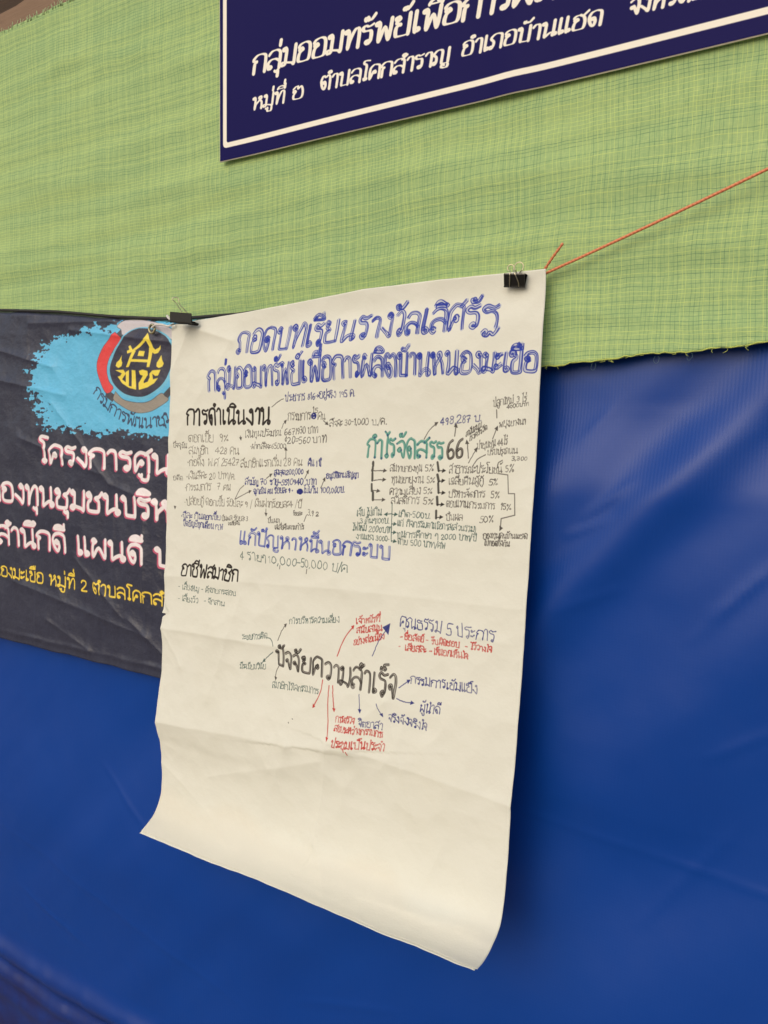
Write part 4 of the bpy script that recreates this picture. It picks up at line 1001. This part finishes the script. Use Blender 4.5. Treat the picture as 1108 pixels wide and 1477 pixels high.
# ---------------------------------------------------------------- black printed banner
BX0, BZ0, BW, BH = -2.3, 2.02, 1.62, .88
BX1 = -.80
def ban_top(x): return np.interp(x, [-2.4, -1.824, -1.60, -1.40, -1.215, -1.034, -.891, -.7], [2.02, 2.011, 1.990, 1.964, 1.9455, 1.942, 1.947, 1.953])
def ban_fn(u, v):
    x = BX0+(BX1-BX0)*u
    t_ = ban_top(x); b = 1.1845+.006*(x+1.5)+.002*vnoise(x*14, x*0, 2)
    z = t_+(b-t_)*v
    o = .0038*fbm(x*5, z*5, 51, 4)
    o = o + .0042*(facets(x+.012*vnoise(x*9, z*9, 3), z, .17, 61)-.4) + .0026*(facets(x, z, .06, 67)-.4)
    for xf, h, w in ((-1.30, .0045, .009), (-1.245, -.003, .012), (-1.70, .0035, .008), (-1.52, .002, .01), (-1.40, .0018, .007)):
        xs_ = xf+.012*np.sin(z*7+xf*9)
        o = o + h*np.exp(-np.abs(x-xs_)/w)*np.clip(.45+.9*vnoise(x*2+xf, z*3.5, 8), 0, 1)
    for x0, z0, x1, z1, h in ((-1.9, 1.93, -1.62, 1.865, .004), (-1.95, 1.86, -1.58, 1.80, .0035), (-1.62, 1.78, -1.42, 1.60, .003), (-1.75, 1.70, -1.45, 1.62, .003), (-1.42, 1.60, -1.26, 1.56, .0025),
                              (-1.80, 1.34, -1.30, 1.27, .003), (-1.55, 1.42, -1.38, 1.30, .003), (-1.36, 1.30, -1.25, 1.24, .0035), (-1.66, 1.26, -1.50, 1.21, .003), (-1.22, 1.90, -1.55, 1.945, .004), (-1.40, 1.955, -1.7, 1.97, .0035)):
        s, tt, d = seg_d(x, z, x0, z0, x1, z1)
        o = o + 1.3*h*np.exp(-d/.010)
    # pockets at the hem, and the top rolling back over its cord
    o = o + .004*np.exp(-((z-b-.022)/.006)**2)*(.5+.5*vnoise(x*11, z*0, 5)) + .003*np.exp(-((z-b)/.03)**2)*vnoise(x*17, z*3, 15)
    y = -.0175-np.clip(o*np.interp(x, [-1.26, -1.18], [1.0, .45]), -.005, .0115)
    y = y + .012*np.clip(1-v/.012, 0, 1)**1.5
    return x, y, z
bn = empty('banner', (-1.55, -.02, 1.18)); tag(bn, 'black printed banner with blue splash, round emblem and pink-white lettering, creased', 'banner')
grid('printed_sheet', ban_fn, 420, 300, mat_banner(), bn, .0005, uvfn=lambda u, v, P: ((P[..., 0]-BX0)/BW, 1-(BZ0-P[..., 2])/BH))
m_brass = flat('worn_brass', (.42, .38, .24), .35, .9); m_black = flat('black_cord', (.02, .02, .022), .6)
P = [(x, -.0155+.001*math.sin(x*13), float(ban_top(np.array(x)))+.0005) for x in np.linspace(-2.28, -.79, 90)]
tube('hem_cord', P, .0035, m_black, bn, 8)
ex, ez = -1.2667, 1.928
P = [(ex+.0085*math.cos(a), -.0275, ez+.0085*math.sin(a)) for a in np.linspace(0, 2*math.pi, 25)[:-1]]
eo = tube('eyelet', P, .0026, m_brass, bn, 8, True)

# ---------------------------------------------------------------- the flip-chart sheets
pp = grid('paper_sheet', lambda u, v: paper(u, v), 360, 480, mat_paper(), None, .00018, uvfn=lambda u, v, P: (u, 1-v))
tag(pp, 'large cream flip-chart sheet covered in coloured handwritten notes, clipped at its top corners', 'paper')
tv = 0.5933/PH
fx, fy, fz = [float(q) for q in paper(.004, tv-.021)]; gx, gy, gz = [float(q) for q in paper(.024, tv-.002)]
V = []; F = []
for k in range(7):
    for j in range(5):
        a = k/6; b = j/4*a
        V.append((fx+(gx-fx)*b*1.0-.0035*a*(1-b)+.001*math.sin(a*3), fy-.0012-.004*a*(1-b)-.0015*math.sin(b*3.1), fz+(gz-fz)*a))
for k in range(6):
    for j in range(4): F.append([k*5+j, k*5+5+j, k*5+6+j, k*5+1+j])
mesh_obj('torn_flap', V, F, bpy.data.materials['flip_chart_paper'] if False else mat_plain_paper(), pp)
def back_fn(u, v):
    x, y, z = paper(u, v, -.0030)
    _, ya, za = paper(u, v*0+.985); _, yb, zb = paper(u, v*0+1.0); L_ = np.hypot(yb-ya, zb-za); k_ = v**12*(.0050+.0012*np.sin(u*9)); y = y+(yb-ya)/L_*k_; z = z+(zb-za)/L_*k_
    y = y + .002*np.clip(v*4, 0, 1)*(1+.5*np.sin(v*9))*(1-v**8)
    return x-.0022*np.clip(v*1.5, 0, 1)-.001, y, z-.0022*v**3
pb = grid('paper_sheet', back_fn, 200, 300, mat_plain_paper(), None, .00018)
tag(pb, 'blank cream backing sheet, only a thin edge showing below the bottom of the written sheet', 'paper')

# ---------------------------------------------------------------- orange cord
m_rope = NT('orange_plastic_cord').set(Base_Color=(.62, .15, .055), Roughness=.45)
c = m_rope.coord('Object'); wv_ = m_rope.n('TexWave', wave_type='BANDS', bands_direction='DIAGONAL'); wv_.inputs['Scale'].default_value = 95; wv_.inputs['Distortion'].default_value = 1.5
m_rope.l(c, wv_.inputs['Vector']); m_rope.l(m_rope.mix(wv_.outputs[1], (.74, .27, .13), (.62, .17, .075)), m_rope.b.inputs['Base Color']); m_rope.bump(wv_.outputs[1], .25, .0005)
rp = empty('cord', (-.41, -.03, 1.95)); tag(rp, 'taut orange plastic cord running up from the paper corner to the right', 'cord')
P = [Vector((-.70, -.020, 1.915)), Vector((-.50, -.020, 1.930)), Vector((-.4160, -.0225, 1.9560)), Vector((-.1240, -.033, 2.0528)), Vector((.9, -.06, 2.40))]
Q = []
for a, b, n in zip(P[:-1], P[1:], (6, 6, 60, 90)):
    for k in range(n):
        f = k/n; q = a.lerp(b, f); q.z -= .0012*math.sin(math.pi*f)*(1 if n > 10 else 0); q.y += .0001*math.sin(k*.9); Q.append(q)
Q.append(P[-1])
tube('taut_length', Q, .0021, m_rope.m, rp, 10)
Q = spline([(-.432, -.0215, 1.940), (-.4230, -.0235, 1.9560), (-.4115, -.027, 1.9700), (-.4020, -.030, 1.9800), (-.3900, -.032, 1.9935)], 8)
rr = [.0020+.0004*math.sin(k*1.7) for k in range(len(Q))]; rr[-1] = .0012
tube('loose_end', [tuple(q) for q in Q], rr, m_rope.m, rp, 9)
kn = []
for k in range(60):
    a = k/59*4*math.pi*1.5; kn.append((-.430+.0040*math.cos(a)*(1+.3*math.sin(a*.5)), -.0215+.002*math.sin(a*2.1), 1.9385+.0035*math.sin(a)))
tube('knot', kn, .0015, m_rope.m, rp, 7)

# ---------------------------------------------------------------- binder clips
m_steel = flat('bright_wire', (.70, .64, .48), .28, 1.0); m_lacq = flat('black_lacquer', (.012, .012, .012), .2, 0, .15, 90, .0004)
m_olive = flat('worn_black_lacquer', (.030, .027, .020), .32, .3, .2, 120, .0004)
CWD = .0405
def clip_body_vf():
    # spring-steel profile: front lip, front jaw, spine, rear jaw, rear lip, drawn as a bent sheet
    prof = [(-.0026, -.0232), (-.0016, -.0242), (-.0008, -.0232), (-.0012, -.0205), (-.0085, -.0022), (-.0080, -.0004), (-.0068, 0), (.0068, 0), (.0080, -.0004), (.0085, -.0022), (.0012, -.0205), (.0008, -.0232), (.0016, -.0242), (.0026, -.0232)]
    th = .0006; V = []; F = []
    pr = [Vector((p[0], p[1])) for p in prof]; off = []
    for k, p in enumerate(pr):
        a = pr[max(0, k-1)]; b = pr[min(len(pr)-1, k+1)]; d = (b-a).normalized(); off.append(p+Vector((d.y, -d.x))*th)
    n = len(pr); nx = 24
    xs_ = [-CWD/2+CWD*i/nx for i in range(nx+1)]
    for x in xs_:
        # jaws taper in towards the lips, as the stamped sheet does
        for p in pr+off:
            tp = 1.0; V.append((x*tp, p.x, p.y))
    m = 2*n
    for i in range(nx):
        xm = (xs_[i]+xs_[i+1])/2
        slot = abs(abs(xm)-.0088) < .0012
        for j in range(n-1):
            if slot and (j in (0, 1, 2) or j >= n-4): continue
            a = i*m+j; b = a+1; F.append([a, b, b+m, a+m]); F.append([a+n, a+m+n, b+m+n, b+n])
        if not slot:
            F.append([i*m, (i+1)*m, (i+1)*m+n, i*m+n]); F.append([i*m+n-1, i*m+2*n-1, (i+1)*m+2*n-1, (i+1)*m+n-1])
    for i in (0, nx):
        for j in range(n-1):
            a = i*m+j; F.append([a, a+n, a+n+1, a+1] if i == 0 else [a, a+1, a+n+1, a+n])
    return V, F
def handle_pts(side, lean, loop_r, top):
    """wire: in from one lip hole, up the jaw, round the loop, down to the other hole"""
    y0 = side*.0022; yb = side*.0098; y1 = side*(.0075)
    L = [(-.0088, y0, -.0228), (-.0084, side*.0052, -.0160), (-.0052+lean*.3, yb, -.0030), (-.0034+lean*.55, y1, .0030)]
    cz = top-loop_r; cx_ = lean
    A = [(cx_+loop_r*math.sin(a), y1-side*.002, cz-loop_r*math.cos(a)) for a in np.linspace(-.75, -2*math.pi+.75, 15)]
    A = [(cx_+loop_r*math.sin(a), y1-side*.002, cz-loop_r*math.cos(a)) for a in np.linspace(-.8, -2*math.pi+.8, 15)]
    Rr = [(.0034+lean*.55, y1, .0030), (.0052+lean*.3, yb, -.0030), (.0084, side*.0052, -.0160), (.0088, y0, -.0228)]
    return spline(L+A+Rr, 5)
def make_clip(loc, label, mat, front, rear):
    r = empty('binder_clip', (0, 0, 0)); tag(r, label, 'clip', 'binder clips holding the paper')
    V, F = clip_body_vf(); mesh_obj('clip_body', V, F, mat, r, False)
    tube('wire_handle', [tuple(p) for p in front], .00105, m_steel, r, 7)
    tube('wire_handle', [tuple(p) for p in rear], .00105, m_steel, r, 7)
    r.location = loc
    return r
px_, py_, pz_ = [float(a) for a in paper(.905, .010)]
cr = make_clip((-.4590, -.0395, 1.9555), 'black binder clip with two silver loops, at the right corner of the written sheet', m_lacq,
               handle_pts(-1, -.0085, .0062, .0155), handle_pts(1, .0035, .0085, .0215))
cr.rotation_euler = (math.radians(4), math.radians(5), math.radians(6)); cr.scale = (.8, .8, .8)
# the left clip is twisted so that its spine faces out; one loop stands up, the jaw end shows to the right
cl = empty('binder_clip', (-1.1440, -.062, 1.9340)); tag(cl, 'twisted olive-black binder clip with one wire loop up, at the left corner of the paper', 'clip', 'binder clips holding the paper')
cl.rotation_euler = (math.radians(-6), math.radians(2), math.radians(42)); bpy.context.view_layer.update()
def child(name, V, F, mat, sm=False):
    me = bpy.data.meshes.new(name); me.from_pydata([tuple(map(float, v)) for v in V], [], F); me.update(); me.materials.append(mat)
    if sm: me.polygons.foreach_set('use_smooth', [True]*len(me.polygons))
    o = bpy.data.objects.new(name, me); col.objects.link(o); o.parent = cl; return o
V, F = clip_body_vf()
child('clip_body', [(x, -z-.012 if False else z*-1.0-.012, y*1.25) for x, y, z in V], F, m_olive)   # spine towards -y, jaws towards the wall
def wire(P, r, mat):
    V, F = tube_vf([tuple(p) for p in P], r, 7); child('wire_handle', V, F, mat, True)
U = [(.0020, -.006, .0085), (.0015, -.007, .0115), (-.0035, -.008, .0200), (-.0105, -.009, .0290), (-.0160, -.010, .0335), (-.0170, -.010, .0368), (-.0125, -.010, .0392), (-.0070, -.010, .0385), (-.0050, -.010, .0345), (-.0030, -.009, .0270), (.0060, -.008, .0170), (.0120, -.007, .0115), (.0125, -.006, .0085)]
wire(spline(U, 6), .00085, m_steel)
U = [(-.0200, .010, -.0095), (-.0080, -.0115, -.0125), (.0120, -.0120, -.0110), (.0200, -.0100, -.0085), (.0290, -.006, -.0068), (.0335, -.004, -.0080), (.0300, -.004, -.0105), (.0210, -.008, -.0110), (.0140, -.006, -.0100)]
wire(spline(U, 6), .00095, m_lacq)
# the crimped jaw end poking out beyond the body
P = [(.0195, -.010, -.0040), (.0265, -.008, -.0045), (.0325, -.004, -.0075), (.0315, -.003, -.0105), (.0240, -.006, -.0108), (.0195, -.009, -.0090)]
V = [(x, y, z) for x, y, z in P]+[(x, y+.003, z) for x, y, z in P]
F = [[5, 4, 3, 2, 1, 0], [6, 7, 8, 9, 10, 11]]+[[k, (k+1) % 6, (k+1) % 6+6, k+6] for k in range(6)]
child('jaw_lip', V, F, m_lacq)

# white tie between banner eyelet and clip
m_tie = flat('white_plastic_tie', (.72, .70, .68), .4)
Q = spline([(-1.262, -.031, 1.930), (-1.245, -.036, 1.934), (-1.222, -.040, 1.932), (-1.200, -.044, 1.927), (-1.184, -.045, 1.930)], 6)
tie = empty('plastic_tie', (-1.22, -.03, 1.92)); tag(tie, 'thin white plastic tie between the banner eyelet and the left clip', 'tie')
tube('tie_strand', [tuple(q) for q in Q], .0022, m_tie, tie, 7)
Q = spline([(-1.215, -.033, 1.950), (-1.205, -.036, 1.943), (-1.188, -.042, 1.938), (-1.178, -.045, 1.936)], 6)
tube('tie_strand', [tuple(q) for q in Q], .0028, m_tie, tie, 7)
